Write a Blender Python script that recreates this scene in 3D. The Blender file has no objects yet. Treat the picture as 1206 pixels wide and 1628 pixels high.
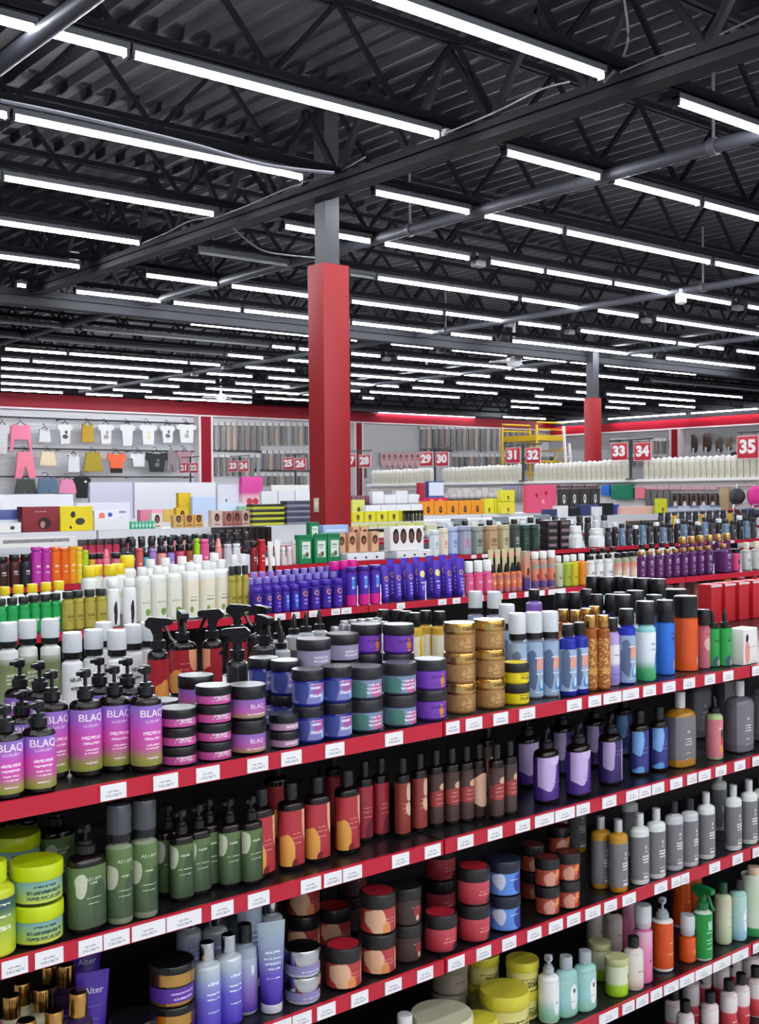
import bpy, bmesh, math, random
from mathutils import Vector, Matrix
random.seed(7)
scene = bpy.context.scene
COL = scene.collection

# ------------------------------------------------------------------ camera
CZ = 1.90                      # eye height above the shop floor
FPX, YAW, PITCH, ROLL = 1827.71, math.radians(50.2158), math.radians(-0.92949), math.radians(-0.49421)
def _axes():
    f = Vector((math.cos(YAW), math.sin(YAW), 0)); r = Vector((math.sin(YAW), -math.cos(YAW), 0)); u = Vector((0, 0, 1))
    f2 = f*math.cos(PITCH) + u*math.sin(PITCH); u2 = u*math.cos(PITCH) - f*math.sin(PITCH)
    return r*math.cos(ROLL) + u2*math.sin(ROLL), u2*math.cos(ROLL) - r*math.sin(ROLL), f2
AX, AY, AZ = _axes()
cam_d = bpy.data.cameras.new('camera'); cam = bpy.data.objects.new('camera', cam_d); COL.objects.link(cam)
cam_d.sensor_fit = 'AUTO'; cam_d.sensor_width = 36.0; cam_d.lens = FPX/1628*36.0; cam_d.clip_start = 0.05; cam_d.clip_end = 200
M = Matrix((AX, AY, -AZ)).transposed().to_4x4(); M.translation = Vector((0, 0, CZ)); cam.matrix_world = M
scene.camera = cam
# ------------------------------------------------------------------ light and exposure
TUBE = 52.0                    # emission of the ceiling strip lights
w = bpy.data.worlds.new('world'); scene.world = w; w.use_nodes = True
w.node_tree.nodes['Background'].inputs[0].default_value = (0.9, 0.93, 1, 1); w.node_tree.nodes['Background'].inputs[1].default_value = 0.05
scene.view_settings.view_transform = 'Standard'; scene.view_settings.look = 'None'
scene.view_settings.exposure = 0.45; scene.view_settings.gamma = 1.0; scene.view_settings.use_curve_mapping = False
scene.cycles.use_denoising = True; scene.cycles.max_bounces = 6; scene.cycles.transparent_max_bounces = 8
scene.cycles.caustics_reflective = False; scene.cycles.caustics_refractive = False; scene.cycles.sample_clamp_indirect = 4.0

# ------------------------------------------------------------------ sight helpers: a pixel of the photograph meets a known plane of the shop
def ray(px, py): return AZ + AX*((px-603)/FPX) - AY*((py-814)/FPX)
def atZ(px, py, z):            # z measured from the eye
    d = ray(px, py); return d*(z/d.z)
def atY(px, py, Y):
    d = ray(px, py); return d*(Y/d.y)
def atX(px, py, X):
    d = ray(px, py); return d*(X/d.x)
def proj(v):                   # v relative to the eye
    z = v.dot(AZ); return 603 + FPX*v.dot(AX)/z, 814 - FPX*v.dot(AY)/z
def xon(px, Y, z):             # X of the point of column px on the line (Y, z)
    x = atY(px, 800, Y).x
    for _ in range(6):
        p = proj(Vector((x, Y, z))); d = atY(px, p[1], Y); x = d.x
    return x

# ------------------------------------------------------------------ materials
def lin(h):
    if not isinstance(h, str): return (*h[:3], 1.0)
    c = [int(h[i:i+2], 16)/255 for i in (0, 2, 4)]
    return tuple(x/12.92 if x <= .04045 else ((x+.055)/1.055)**2.4 for x in c) + (1.0,)
MATS = {}
def mat(h, rough=.4, metal=0.0, trans=0.0, emit=0.0, bump=0.0, key=None, spec=.5):
    k = key or ('m', str(h), rough, metal, trans, emit, bump, spec)
    if k in MATS: return MATS[k]
    m = bpy.data.materials.new('finish'); m.use_nodes = True; nt = m.node_tree; b = nt.nodes['Principled BSDF']
    b.inputs['Base Color'].default_value = lin(h); b.inputs['Roughness'].default_value = rough; b.inputs['Metallic'].default_value = metal
    b.inputs['Transmission Weight'].default_value = trans; b.inputs['Specular IOR Level'].default_value = spec
    if emit:
        b.inputs['Emission Color'].default_value = lin(h); b.inputs['Emission Strength'].default_value = emit
    else:                       # a slight unevenness in every finish
        tc = nt.nodes.new('ShaderNodeTexCoord'); n = nt.nodes.new('ShaderNodeTexNoise'); n.inputs['Scale'].default_value = 35
        mr = nt.nodes.new('ShaderNodeMapRange'); mr.inputs[3].default_value = max(.02, rough-.06); mr.inputs[4].default_value = min(1, rough+.06)
        nt.links.new(tc.outputs['Object'], n.inputs['Vector']); nt.links.new(n.outputs['Fac'], mr.inputs[0]); nt.links.new(mr.outputs[0], b.inputs['Roughness'])
        if bump:
            bp = nt.nodes.new('ShaderNodeBump'); bp.inputs['Strength'].default_value = bump; nt.links.new(n.outputs['Fac'], bp.inputs['Height']); nt.links.new(bp.outputs[0], b.inputs['Normal'])
    MATS[k] = m; return m

class NT:
    """small node-tree writer"""
    def __init__(s, name, rough=.4, metal=0.0):
        s.m = bpy.data.materials.new(name); s.m.use_nodes = True; s.t = s.m.node_tree; s.b = s.t.nodes['Principled BSDF']
        s.b.inputs['Roughness'].default_value = rough; s.b.inputs['Metallic'].default_value = metal
        tc = s.t.nodes.new('ShaderNodeTexCoord'); sp = s.t.nodes.new('ShaderNodeSeparateXYZ'); s.co = tc.outputs['Object']
        s.t.links.new(s.co, sp.inputs[0]); s.x, s.y, s.z = sp.outputs
    def _in(s, sock, v):
        if isinstance(v, bpy.types.NodeSocket): s.t.links.new(v, sock)
        else: sock.default_value = v
    def ma(s, op, a, b=0.0, c=None):
        n = s.t.nodes.new('ShaderNodeMath'); n.operation = op; s._in(n.inputs[0], a); s._in(n.inputs[1], b)
        if c is not None: s._in(n.inputs[2], c)
        return n.outputs[0]
    def mix(s, f, a, b):
        n = s.t.nodes.new('ShaderNodeMix'); n.data_type = 'RGBA'; s._in(n.inputs[0], f); s._in(n.inputs[6], a); s._in(n.inputs[7], b); return n.outputs[2]
    def ramp(s, f, stops, const=False):
        n = s.t.nodes.new('ShaderNodeValToRGB'); e = n.color_ramp.elements
        if const: n.color_ramp.interpolation = 'CONSTANT'
        while len(e) < len(stops): e.new(.5)
        for i, (p, c) in enumerate(stops): e[i].position = p; e[i].color = lin(c)
        s._in(n.inputs[0], f); return n.outputs[0]
    def noise(s, scale, detail=2.0, vec=None):
        n = s.t.nodes.new('ShaderNodeTexNoise'); n.inputs['Scale'].default_value = scale; n.inputs['Detail'].default_value = detail
        s.t.links.new(vec or s.co, n.inputs['Vector']); return n.outputs['Fac']
    def done(s, col): s._in(s.b.inputs['Base Color'], col); return s.m

def label(stops, z0=0.0, z1=.15, blobs=(), bars=(), bar='f5f0f0', rough=.35, metal=0.0, speck=None, hw=.02):
    """printed label. stops: colour bands or blend by height; blobs: (colour, x, z, rx, rz) printed shapes on the front; bars: (z, half height, half width) lines of small print"""
    k = ('L', str(stops), z0, z1, str(blobs), str(bars), bar, rough, metal, speck)
    if k in MATS: return MATS[k]
    n = NT('printed_label', rough, metal)
    if isinstance(stops, str): col = lin(stops)
    else:
        f = n.ma('DIVIDE', n.ma('SUBTRACT', n.z, z0), z1-z0); col = n.ramp(f, stops)
    front = n.ma('LESS_THAN', n.y, 0.0)
    if blobs:
        nz = n.ma('MULTIPLY', n.ma('SUBTRACT', n.noise(28, 1), .5), .012)
        for c, cx, cz, rx, rz in blobs:
            dx = n.ma('DIVIDE', n.ma('ADD', n.ma('SUBTRACT', n.x, cx), nz), rx); dz = n.ma('DIVIDE', n.ma('SUBTRACT', n.z, cz), rz)
            d = n.ma('ADD', n.ma('MULTIPLY', dx, dx), n.ma('MULTIPLY', dz, dz))
            col = n.mix(n.ma('MULTIPLY', n.ma('LESS_THAN', d, 1.0), front), col, lin(c))
    if speck:
        col = n.mix(n.ma('GREATER_THAN', n.noise(160, 0), .60), col, lin(speck))
    if bars:
        wn = n.ma('GREATER_THAN', n.noise(420, 0), .43)
        for z, hh, hwid in bars:
            a = n.ma('MULTIPLY', n.ma('LESS_THAN', n.ma('ABSOLUTE', n.ma('SUBTRACT', n.z, z)), hh), n.ma('LESS_THAN', n.ma('ABSOLUTE', n.x), hwid))
            col = n.mix(n.ma('MULTIPLY', n.ma('MULTIPLY', a, front), wn), col, lin(bar))
    MATS[k] = n.done(col); return MATS[k]

BLACK = mat('141417', .3); DARKB = mat('160c0b', .12); WHITE = mat('f2f2f0', .4); CLEAR = mat('f4f8fb', .15, trans=.3); FROST = mat('c3c9cf', .3, trans=.2)
GOLD = mat('d3a35a', .22, 1.0); SILVER = mat('d9dadc', .18, 1.0); GREYCAP = mat('55565c', .25, trans=.3); REDM = mat('b5162a', .35)

# ------------------------------------------------------------------ mesh makers
def mesh(name, bm, mats, sharp=35):
    me = bpy.data.meshes.new(name); bmesh.ops.recalc_face_normals(bm, faces=bm.faces); bm.to_mesh(me); bm.free()
    for m in (mats if isinstance(mats, (list, tuple)) else [mats]): me.materials.append(m)
    for p in me.polygons: p.use_smooth = True
    try: me.set_sharp_from_angle(angle=math.radians(sharp))
    except Exception: pass
    return me
def sup(a, p):                 # super-ellipse direction
    c, s = math.cos(a), math.sin(a)
    k = (abs(c)**p + abs(s)**p)**(-1.0/p); return c*k, s*k
def lathe(prof, seg=20, sx=1.0, sy=1.0, p=2.0, bm=None, mi=0, a0=None, a1=None, off=(0, 0, 0), cap=True):
    """skin of revolution; prof: (radius, z). p > 2 squares the section. a0..a1 (degrees, -90 = front) makes an open wrap"""
    bm = bm or bmesh.new(); rings = []; part = a0 is not None
    for r, z in prof:
        ring = []
        for i in range(seg + (1 if part else 0)):
            a = math.radians(a0 + (a1-a0)*i/seg) if part else 2*math.pi*i/seg
            c, s = sup(a, p); ring.append(bm.verts.new((off[0]+c*r*sx, off[1]+s*r*sy, off[2]+z)))
        rings.append(ring)
    for A, B in zip(rings, rings[1:]):
        n = len(A)
        for i in range(n-1 if part else n):
            f = bm.faces.new((A[i], A[(i+1) % n], B[(i+1) % n], B[i])); f.material_index = mi
    if cap and not part:
        for R in (rings[0], rings[-1]):
            try: bm.faces.new(R).material_index = mi
            except Exception: pass
    return bm
def box(bm, c, s, mi=0, bev=0.0, rot=0.0):
    m = Matrix.Translation(c) @ Matrix.Rotation(rot, 4, 'Z') @ Matrix.Diagonal((*s, 1))
    g = bmesh.ops.create_cube(bm, size=1.0, matrix=m); vs = g['verts']; fs = {f for v in vs for f in v.link_faces}
    for f in fs: f.material_index = mi
    if bev:
        es = list({e for v in vs for e in v.link_edges}); r = bmesh.ops.bevel(bm, geom=es, offset=bev, segments=2, affect='EDGES', profile=.6)
        for f in r['faces']: f.material_index = mi
    return bm
def bar(bm, a, b, r, seg=8, mi=0, square=False):
    a, b = Vector(a), Vector(b); d = b-a; L = d.length
    if L < 1e-6: return bm
    q = d.to_track_quat('Z', 'Y').to_matrix().to_4x4(); m = Matrix.Translation((a+b)/2) @ q
    if square: g = bmesh.ops.create_cube(bm, size=1.0, matrix=m @ Matrix.Diagonal((2*r, 2*r, L, 1)))
    else: g = bmesh.ops.create_cone(bm, cap_ends=True, segments=seg, radius1=r, radius2=r, depth=L, matrix=m)
    for f in {f for v in g['verts'] for f in v.link_faces}: f.material_index = mi
    return bm
def tube_path(bm, pts, r, seg=6, mi=0):
    pts = [Vector(p) for p in pts]; rings = []
    for i, p in enumerate(pts):
        d = (pts[min(i+1, len(pts)-1)] - pts[max(i-1, 0)]).normalized(); q = d.to_track_quat('Z', 'Y')
        rings.append([bm.verts.new(p + q @ Vector((math.cos(2*math.pi*k/seg)*r, math.sin(2*math.pi*k/seg)*r, 0))) for k in range(seg)])
    for A, B in zip(rings, rings[1:]):
        for k in range(seg): bm.faces.new((A[k], A[(k+1) % seg], B[(k+1) % seg], B[k])).material_index = mi
    for R in (rings[0], rings[-1]): bm.faces.new(R).material_index = mi
    return bm
def prism(bm, outline, y0, y1, mi=0):
    """outline in x,z extruded from y0 to y1"""
    A = [bm.verts.new((x, y0, z)) for x, z in outline]; B = [bm.verts.new((x, y1, z)) for x, z in outline]
    for F in (A, B[::-1]): bm.faces.new(F).material_index = mi
    n = len(A)
    for i in range(n): bm.faces.new((A[i], A[(i+1) % n], B[(i+1) % n], B[i])).material_index = mi
    return bm
def text_bm(txt, size, bold=0.0):
    cu = bpy.data.curves.new('t', 'FONT'); cu.body = txt; cu.size = size; cu.align_x = 'CENTER'; cu.align_y = 'CENTER'; cu.extrude = 0.0; cu.offset = bold; cu.resolution_u = 3
    o = bpy.data.objects.new('t', cu); COL.objects.link(o); dg = bpy.context.evaluated_depsgraph_get(); me = o.evaluated_get(dg).to_mesh()
    bm = bmesh.new(); bm.from_mesh(me); o.evaluated_get(dg).to_mesh_clear(); bpy.data.objects.remove(o); bpy.data.curves.remove(cu)
    return bm
def lettering(txt, size, z, rx, ry, p, m, bold=0.0, lift=.0008, squeeze=1.0):
    bm = text_bm(txt, size, bold)
    bmesh.ops.subdivide_edges(bm, edges=[e for e in bm.edges if e.calc_length() > size*.25], cuts=1)
    for v in bm.verts:
        x, zz = v.co.x*squeeze, v.co.y; k = min(.98, abs(x)/rx); y = -ry*(1-k**p)**(1.0/p) - lift; v.co = (x, y, z+zz)
    return mesh('lettering', bm, m)
def flat_text(txt, size, m, bold=0.0, squeeze=1.0):
    bm = text_bm(txt, size, bold)
    for v in bm.verts: v.co = (v.co.x*squeeze, 0, v.co.y)
    return mesh('lettering', bm, m)

# ------------------------------------------------------------------ things and parts
def obj(name, me, parent=None, loc=(0, 0, 0)):
    o = bpy.data.objects.new(name, me); COL.objects.link(o); o.location = loc
    if parent: o.parent = parent
    return o
def tag(o, lab, cat, group=None, kind=None):
    o['label'] = lab; o['category'] = cat
    if group: o['group'] = group
    if kind: o['kind'] = kind
    return o
def struct(name, me, loc=(0, 0, 0), lab=None):
    o = obj(name, me, None, loc); o['kind'] = 'structure'
    if lab: o['label'] = lab; o['category'] = 'building'
    return o
def empty(name, loc, rz=0.0):
    o = bpy.data.objects.new(name, None); COL.objects.link(o); o.location = loc; o.rotation_euler = (0, 0, rz); o.empty_display_size = .02; return o
def grow(parts, parent):
    for p in parts:
        o = obj(p[0], p[1], parent)
        if len(p) > 2 and p[2]: grow(p[2], o)
def C(x, y, z): return Vector((x, y, z + CZ))

# a kind: object name, category, description, size, parts (or one mesh)
class Kind:
    def __init__(s, name, cat, desc, R, H, parts=None, me=None, ry=None):
        s.name, s.cat, s.desc, s.R, s.H, s.parts, s.me, s.ry = name, cat, desc, R, H, parts, me, ry if ry is not None else R
ITEMS = []
def add(kind, x, y, z, where, rz=None, s=(1, 1, 1), tier=None, desc=None, fixed=False, row=None):
    ITEMS.append(dict(k=kind, x=x, y=y, z=z, where=where, rz=random.uniform(-.12, .12) if rz is None else rz, s=s, tier=tier, desc=desc or kind.desc, fixed=fixed, row=row))
    return ITEMS[-1]
def put(kind, px, py, z, where, n=1, **kw):
    """the front foot of the thing is seen at (px, py) on the shelf top z"""
    p = atZ(px, py, z); v = Vector((p.x, p.y)).normalized(); rr = kind.ry
    x, y = p.x + v.x*rr*.9, p.y + v.y*rr*.9
    stack(kind, x, y, z, where, n, **kw)
def putY(kind, px, Y, z, where, n=1, h=None, wd=None, **kw):
    """column px of the photograph, depth Y into the rack; h, wd: its size in pixels when it differs from the kind"""
    x = xon(px, Y, z); d = Vector((x, Y, z)).dot(AZ); s = [1, 1, 1]
    if h: s = [h*d/FPX/kind.H]*3
    if wd: s[0] = s[1] = wd*d/FPX/(2*kind.R)
    stack(kind, x, Y, z, where, n, s=tuple(s), **kw)
TIERS = {1: [None], 2: ['lower', 'upper'], 3: ['bottom', 'middle', 'top'], 4: ['bottom', 'second', 'third', 'top']}
def stack(kind, x, y, z, where, n, s=(1, 1, 1), **kw):
    rec = []
    for i in range(n): rec.append(add(kind, x, y, z + i*kind.H*s[2], where, s=s, tier=TIERS[n][i], **kw))
    for r in rec: r['stack'] = rec
ORD = ['first', 'second', 'third', 'fourth', 'fifth', 'sixth', 'seventh', 'eighth', 'ninth', 'tenth', 'eleventh', 'twelfth', 'thirteenth', 'fourteenth', 'fifteenth', 'sixteenth', 'seventeenth', 'eighteenth', 'nineteenth']
TENS = ['', '', 'twent', 'thirt', 'fort', 'fift', 'sixt', 'sevent', 'eight', 'ninet']
def ordw(i):                    # 1-based
    if i < 20: return ORD[i-1]
    if i >= 100: return 'hundred-' + (ordw(i-100) if i > 100 else 'th')
    t, u = divmod(i, 10); return TENS[t] + ('ieth' if u == 0 else 'y-' + ORD[u-1])
def relax(items):
    """keep neighbours on one shelf from touching through each other"""
    cols = []; seen = set()
    for it in items:
        st = it.get('stack', [it])
        if id(st) not in seen: seen.add(id(st)); cols.append(st)
    for _ in range(60):
        mv = False
        for i in range(len(cols)):
            for j in range(i+1, len(cols)):
                a, b = cols[i][0], cols[j][0]
                dx, dy = b['x']-a['x'], b['y']-a['y']
                ra = max(a['k'].R*a['s'][0], 0); rb = max(b['k'].R*b['s'][0], 0); ya = a['k'].ry*a['s'][1]; yb = b['k'].ry*b['s'][1]
                # elliptical clearance
                ex, ey = ra+rb+.001, ya+yb+.001
                q = math.hypot(dx/ex, dy/ey)
                if q < 1.0:
                    if q < 1e-3: dx, dy, q = ex*.01, ey*.01, .014
                    f = (1/q - 1)*.5
                    mx, my = dx*f*.5, dy*f*.5
                    for c, sg in ((cols[i], -1), (cols[j], 1)):
                        if c[0]['fixed']: continue
                        for it in c: it['x'] += sg*mx; it['y'] += sg*my
                    mv = True
        for c in cols:
            lo = c[0].get('ymin')
            if lo is not None and c[0]['y'] - c[0]['k'].ry*c[0]['s'][1] < lo:
                d = lo - (c[0]['y'] - c[0]['k'].ry*c[0]['s'][1])
                for it in c: it['y'] += d
        if not mv: break
def emit_items():
    rows = {}
    for it in ITEMS:
        if it['row']: rows.setdefault(it['row'], []).append(it)
    for r in rows.values(): relax(r)
    fam = {}
    for it in ITEMS:
        it['px'] = proj(Vector((it['x'], it['y'], it['z'])))[0]
        fam.setdefault((it['desc'], it['where'], it['tier']), []).append(it)
    for (d, wh, t), L in fam.items():
        L.sort(key=lambda i: i['px'])
        for i, it in enumerate(L):
            o = '' if len(L) == 1 else (', leftmost' if i == 0 else f', {ordw(i+1)} from left')
            it['lab'] = (f'{t} {d} of its stack{o}, {wh}' if t else f'{d}{o}, {wh}')
            if t and len(it['lab'].replace('-', ' ').split()) > 16: it['lab'] = f'{t} stacked {d}{o}, {wh}'
            if len(it['lab'].replace('-', ' ').split()) > 16: it['lab'] = it['lab'].replace(' stacked', '').replace(' from left', '')
            it['grp'] = f"{it['k'].cat}s like the {d}, {wh}" if len(L) > 1 or t else None
    for it in ITEMS:
        k = it['k']; loc = C(it['x'], it['y'], it['z'])
        if k.parts:
            o = empty(k.name, loc, it['rz']); grow(k.parts, o)
        else:
            o = obj(k.name, k.me, None, loc); o.rotation_euler = (0, 0, it['rz'])
        o.scale = it['s']; tag(o, it['lab'], k.cat, it['grp'])

# ------------------------------------------------------------------ product makers
def prof_bottle(R, h, sh, nr, nh):
    """straight body to sh, rounded shoulder to h, neck nr up to h+nh"""
    return [(R*.9, 0), (R, .004), (R, sh), (R*.97, sh+(h-sh)*.35), (R*.82, sh+(h-sh)*.7), (R*.55 if R*.55 > nr else nr, h-.001), (nr, h), (nr, h+nh)]
def head_pump(z, nr, m, hh=.045, long=.03):
    bm = lathe([(nr*1.25, z-.002), (nr*1.25, z+.012), (nr*.9, z+.014), (nr*.9, z+.02), (.0035, z+.021), (.0035, z+hh-.014)], 14)
    lathe([(.009, z+hh-.016), (.011, z+hh-.012), (.010, z+hh-.002), (.006, z+hh)], 14, bm=bm)
    box(bm, (-long*.5*.75, -long*.5*.66, z+hh-.006), (long, .008, .008), bev=.002, rot=math.radians(41))
    return ('pump_head', mesh('pump_head', bm, m))
def head_cap(z, r, hh, m, name='cap', p=2.0, taper=1.0):
    return (name, mesh(name, lathe([(r*.96, z), (r, z+.002), (r*taper, z+hh-.003), (r*taper*.93, z+hh)], 18, p=p), m))
def head_foam(z, R, hh, collar, clear, inner):
    a = ('collar', mesh('collar', lathe([(R*.86, z), (R*.9, z+.003), (R*.9, z+.016), (R*.8, z+.018), (R*.5, z+.02)], 18), collar))
    b = ('clear_cap', mesh('clear_cap', lathe([(R*.95, z+.016), (R*.95, z+hh-.006), (R*.85, z+hh)], 20), clear), [
        ('foam_pump', mesh('foam_pump', lathe([(R*.45, z+.018), (R*.45, z+hh*.6), (R*.6, z+hh*.62), (R*.55, z+hh*.85)], 14), inner))])
    return [a, b]
def head_spray(z, nr, m, hh=.07):
    bm = lathe([(nr*1.25, z-.002), (nr*1.25, z+.018), (nr*.8, z+.02), (nr*.8, z+.034)], 14)
    pb = prism(bmesh.new(), [(-.008, z+.03), (.010, z+.03), (.016, z+hh-.030), (.030, z+hh-.022), (.030, z+hh-.010), (.020, z+hh), (-.026, z+hh-.003), (-.036, z+hh-.006), (-.036, z+hh-.018), (-.012, z+hh-.022)], -.009, .009)
    bmesh.ops.rotate(pb, verts=pb.verts, cent=(0, 0, 0), matrix=Matrix.Rotation(math.pi/2, 3, 'Z')); tmp = bpy.data.meshes.new('t'); pb.to_mesh(tmp); pb.free(); bm.from_mesh(tmp); bpy.data.meshes.remove(tmp)
    t = bmesh.new(); tube_path(t, [(0, -.016, z+hh-.022), (0, -.024, z+hh-.036), (0, -.03, z+hh-.052), (0, -.040, z+hh-.062)], .0045)
    return ('spray_head', mesh('spray_head', bm, m), [('trigger', mesh('trigger', t, m))])
def head_drop(z, nr, m, hh=.04):
    return ('dropper_cap', mesh('dropper_cap', lathe([(nr*1.3, z-.002), (nr*1.3, z+.012), (nr*.7, z+.015), (nr*.6, z+hh*.7), (nr*.25, z+hh)], 14), m))
def bottle(name, cat, desc, R, H, body, lab=None, lz=(.1, .75), head='cap', hm=BLACK, hh=.03, sy=1.0, p=2.0, sh=None, nr=None, texts=(), span=None, seg=20, hr=None, clear=CLEAR, taper=1.0):
    """H is the whole height with its head hh"""
    h = H - hh; sh = sh if sh is not None else h - R*.55; nr = nr or R*.42
    if head == 'flush': prof = [(R*.93, 0), (R, .003), (R, h-.003), (R*.97, h)]
    else: prof = prof_bottle(R, h-.004, sh, nr, .004)
    parts = [('bottle_body', mesh('bottle_body', lathe(prof, seg, 1, sy, p), body))]
    if lab is not None:
        z0, z1 = lz[0]*h, lz[1]*h
        kw = dict(a0=-90-span, a1=-90+span) if span else {}
        L = lathe([(R+.0006, z0), (R+.0006, z1)], seg, 1, sy, p, cap=False, **kw)
        subs = [('lettering', lettering(t, sz, zz*h, R, R*sy, p, m, b, squeeze=sq)) for t, sz, zz, m, b, sq in texts]
        parts.append(('label', mesh('label', L, lab), subs))
    if head == 'pump': parts.append(head_pump(h, nr, hm, hh))
    elif head == 'spray': parts.append(head_spray(h, nr, hm, hh))
    elif head == 'drop': parts.append(head_drop(h, nr, hm, hh))
    elif head == 'foam': parts += head_foam(h, R, hh, hm, clear, FROST)
    else: parts.append(head_cap(h-.001, hr or (R*.97 if head in ('flush',) else nr*1.25), hh, hm, taper=taper))
    return Kind(name, cat, desc, R, H, parts, ry=R*sy)
def jar(desc, R, H, body, lab, lid, lidh=.3, top=None, lz=(.08, .62), name='cream_jar', p=2.0, seg=24, texts=(), sub=None):
    hb = H*(1-lidh)
    parts = [('jar_body', mesh('jar_body', lathe([(R*.88, .0), (R*.95, .004), (R*.95, hb-.006), (R*.85, hb)], seg, p=p), body)),
             ('label', mesh('label', lathe([(R*.955, lz[0]*H), (R*.955, lz[1]*H)], seg, p=p, cap=False), lab), [('lettering', lettering(t, sz, zz*H, R*.955, R*.955, p, m, b)) for t, sz, zz, m, b in texts])]
    lb = lathe([(R*.98, hb-.002), (R, hb), (R, H-.004), (R*.96, H-.001), (R*.8, H-.001)], seg, p=p)
    subs = [('lid_disc', mesh('lid_disc', lathe([(R*.84, H-.002), (R*.84, H-.0003)], seg, p=p), top))] if top else []
    if sub: subs.append(('lid_band', mesh('lid_band', lathe([(R*1.006, hb+.002), (R*1.006, hb+(H-hb)*.62)], seg, p=p, cap=False), sub)))
    parts.append(('lid', mesh('lid', lb, lid), subs))
    return Kind(name, 'jar', desc, R, H, parts)
def tube(desc, W, R, H, body, cap, lab=None, texts=(), caph=.022):
    bm = bmesh.new(); rings = []; seg = 20
    for i in range(7):
        t = i/6; z = caph + (H-caph)*t; a = R*(1-t) + (W/2)*t; b = R*(1-t**1.3) + .0015*t
        rings.append([bm.verts.new((a*math.cos(2*math.pi*k/seg), b*math.sin(2*math.pi*k/seg), z)) for k in range(seg)])
    for A, B in zip(rings, rings[1:]):
        for k in range(seg): bm.faces.new((A[k], A[(k+1) % seg], B[(k+1) % seg], B[k]))
    bm.faces.new(rings[0]); bm.faces.new(rings[-1])
    cb = lathe([(R*.95, 0), (R, .002), (R, caph-.001), (R*.9, caph+.0005)], 20)
    subs = []
    for t, sz, zz, m in texts:
        me = flat_text(t, sz, m); tt = (zz*H-caph)/(H-caph); yy = -(R*(1-tt**1.3)+.0015*tt)-.0012
        for v in me.vertices: v.co.y = yy; v.co.z += zz*H
        subs.append(('lettering', me))
    parts = [('tube_body', mesh('tube_body', bm, body), subs), ('cap', mesh('cap', cb, cap))]
    return Kind('squeeze_tube', 'tube', desc, max(W/2, R), H, parts, ry=R)
def carton(name, cat, desc, W, D, H, m, face=None, extra=()):
    parts = [('box_body', mesh('box_body', box(bmesh.new(), (0, 0, H/2), (W, D, H), bev=.0015), m))]
    if face: parts.append(('front_print', mesh('front_print', box(bmesh.new(), (0, -D/2-.0006, H/2), (W*.94, .001, H*.92)), face)))
    parts += list(extra)
    return Kind(name, cat, desc, W/2, H, parts, ry=D/2)
def small(name, cat, desc, R, H, body, cap, caph=.25, nr=.6, p=2.0, shoulder=.08):
    """a far bottle of one mesh: body and cap"""
    hb = H*(1-caph); bm = lathe([(R*.92, 0), (R, .003), (R, hb-H*shoulder), (R*nr, hb)], 12, p=p, mi=0)
    lathe([(R*nr, hb+.0005), (R*nr, H-.003), (R*nr*.9, H)], 12, p=p, bm=bm, mi=1)
    return Kind(name, cat, desc, R, H, None, mesh(name, bm, [body, cap]))

# ================================================================== THE ROOM
X0, X1, Y0, Y1, ZD = -7.0, 33.5, -7.0, 29.9, 3.40      # plan of the shop; ZD: roof deck above the eye
def slat_mat(h, step=.1):
    n = NT('slatwall_board', .45); f = n.ma('FRACT', n.ma('DIVIDE', n.z, step)); g = n.ma('LESS_THAN', f, .14)
    bp = n.t.nodes.new('ShaderNodeBump'); bp.inputs['Strength'].default_value = .6; bp.inputs['Distance'].default_value = .02; bp.invert = True
    n.t.links.new(g, bp.inputs['Height']); n.t.links.new(bp.outputs[0], n.b.inputs['Normal'])
    return n.done(lin(h))
SLAT = slat_mat('c8c8ca')
DARK = mat('111117', .8, spec=.15); DECK = mat('101018', .55, spec=.35); STEEL = mat('1e1e25', .6, spec=.3); PIPE = mat('4a4a52', .5, spec=.3)
def slab(name, a, b, m, lab=None):
    a, b = Vector(a), Vector(b); bm = box(bmesh.new(), (a+b)/2, b-a); return struct(name, mesh(name, bm, m), (0, 0, CZ), lab)
nfl = NT('floor_tile', .25); fx = nfl.ma('LESS_THAN', nfl.ma('FRACT', nfl.ma('DIVIDE', nfl.x, .6)), .01); fy = nfl.ma('LESS_THAN', nfl.ma('FRACT', nfl.ma('DIVIDE', nfl.y, .6)), .01)
FLOORM = nfl.done(nfl.mix(nfl.ma('MAXIMUM', fx, fy), lin('b9b9bb'), lin('8d8d90')))
slab('floor', (X0, Y0, -CZ-.1), (X1, Y1, -CZ), FLOORM)
slab('wall_back', (X0, Y1, -CZ), (X1, Y1+.2, ZD), SLAT)
slab('wall_right', (X1, Y0, -CZ), (X1+.2, Y1, ZD), SLAT)
slab('wall_left', (X0-.2, Y0, -CZ), (X0, Y1, ZD), mat('d8d8d8', .6))
slab('wall_front', (X0, Y0-.2, -CZ), (X1, Y0, ZD), mat('d8d8d8', .6))
# corrugated steel roof deck, ribs running along Y
bm = bmesh.new(); pts = []; x = X0
while x < X1:
    pts += [(x, ZD), (x+.05, ZD+.05), (x+.15, ZD+.05), (x+.2, ZD)]; x += .22
A = [bm.verts.new((px, Y0, z)) for px, z in pts]; B = [bm.verts.new((px, Y1, z)) for px, z in pts]
for i in range(len(pts)-1): bm.faces.new((A[i], A[i+1], B[i+1], B[i]))
struct('ceiling', mesh('ceiling', bm, DECK, 10), (0, 0, CZ))
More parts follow.
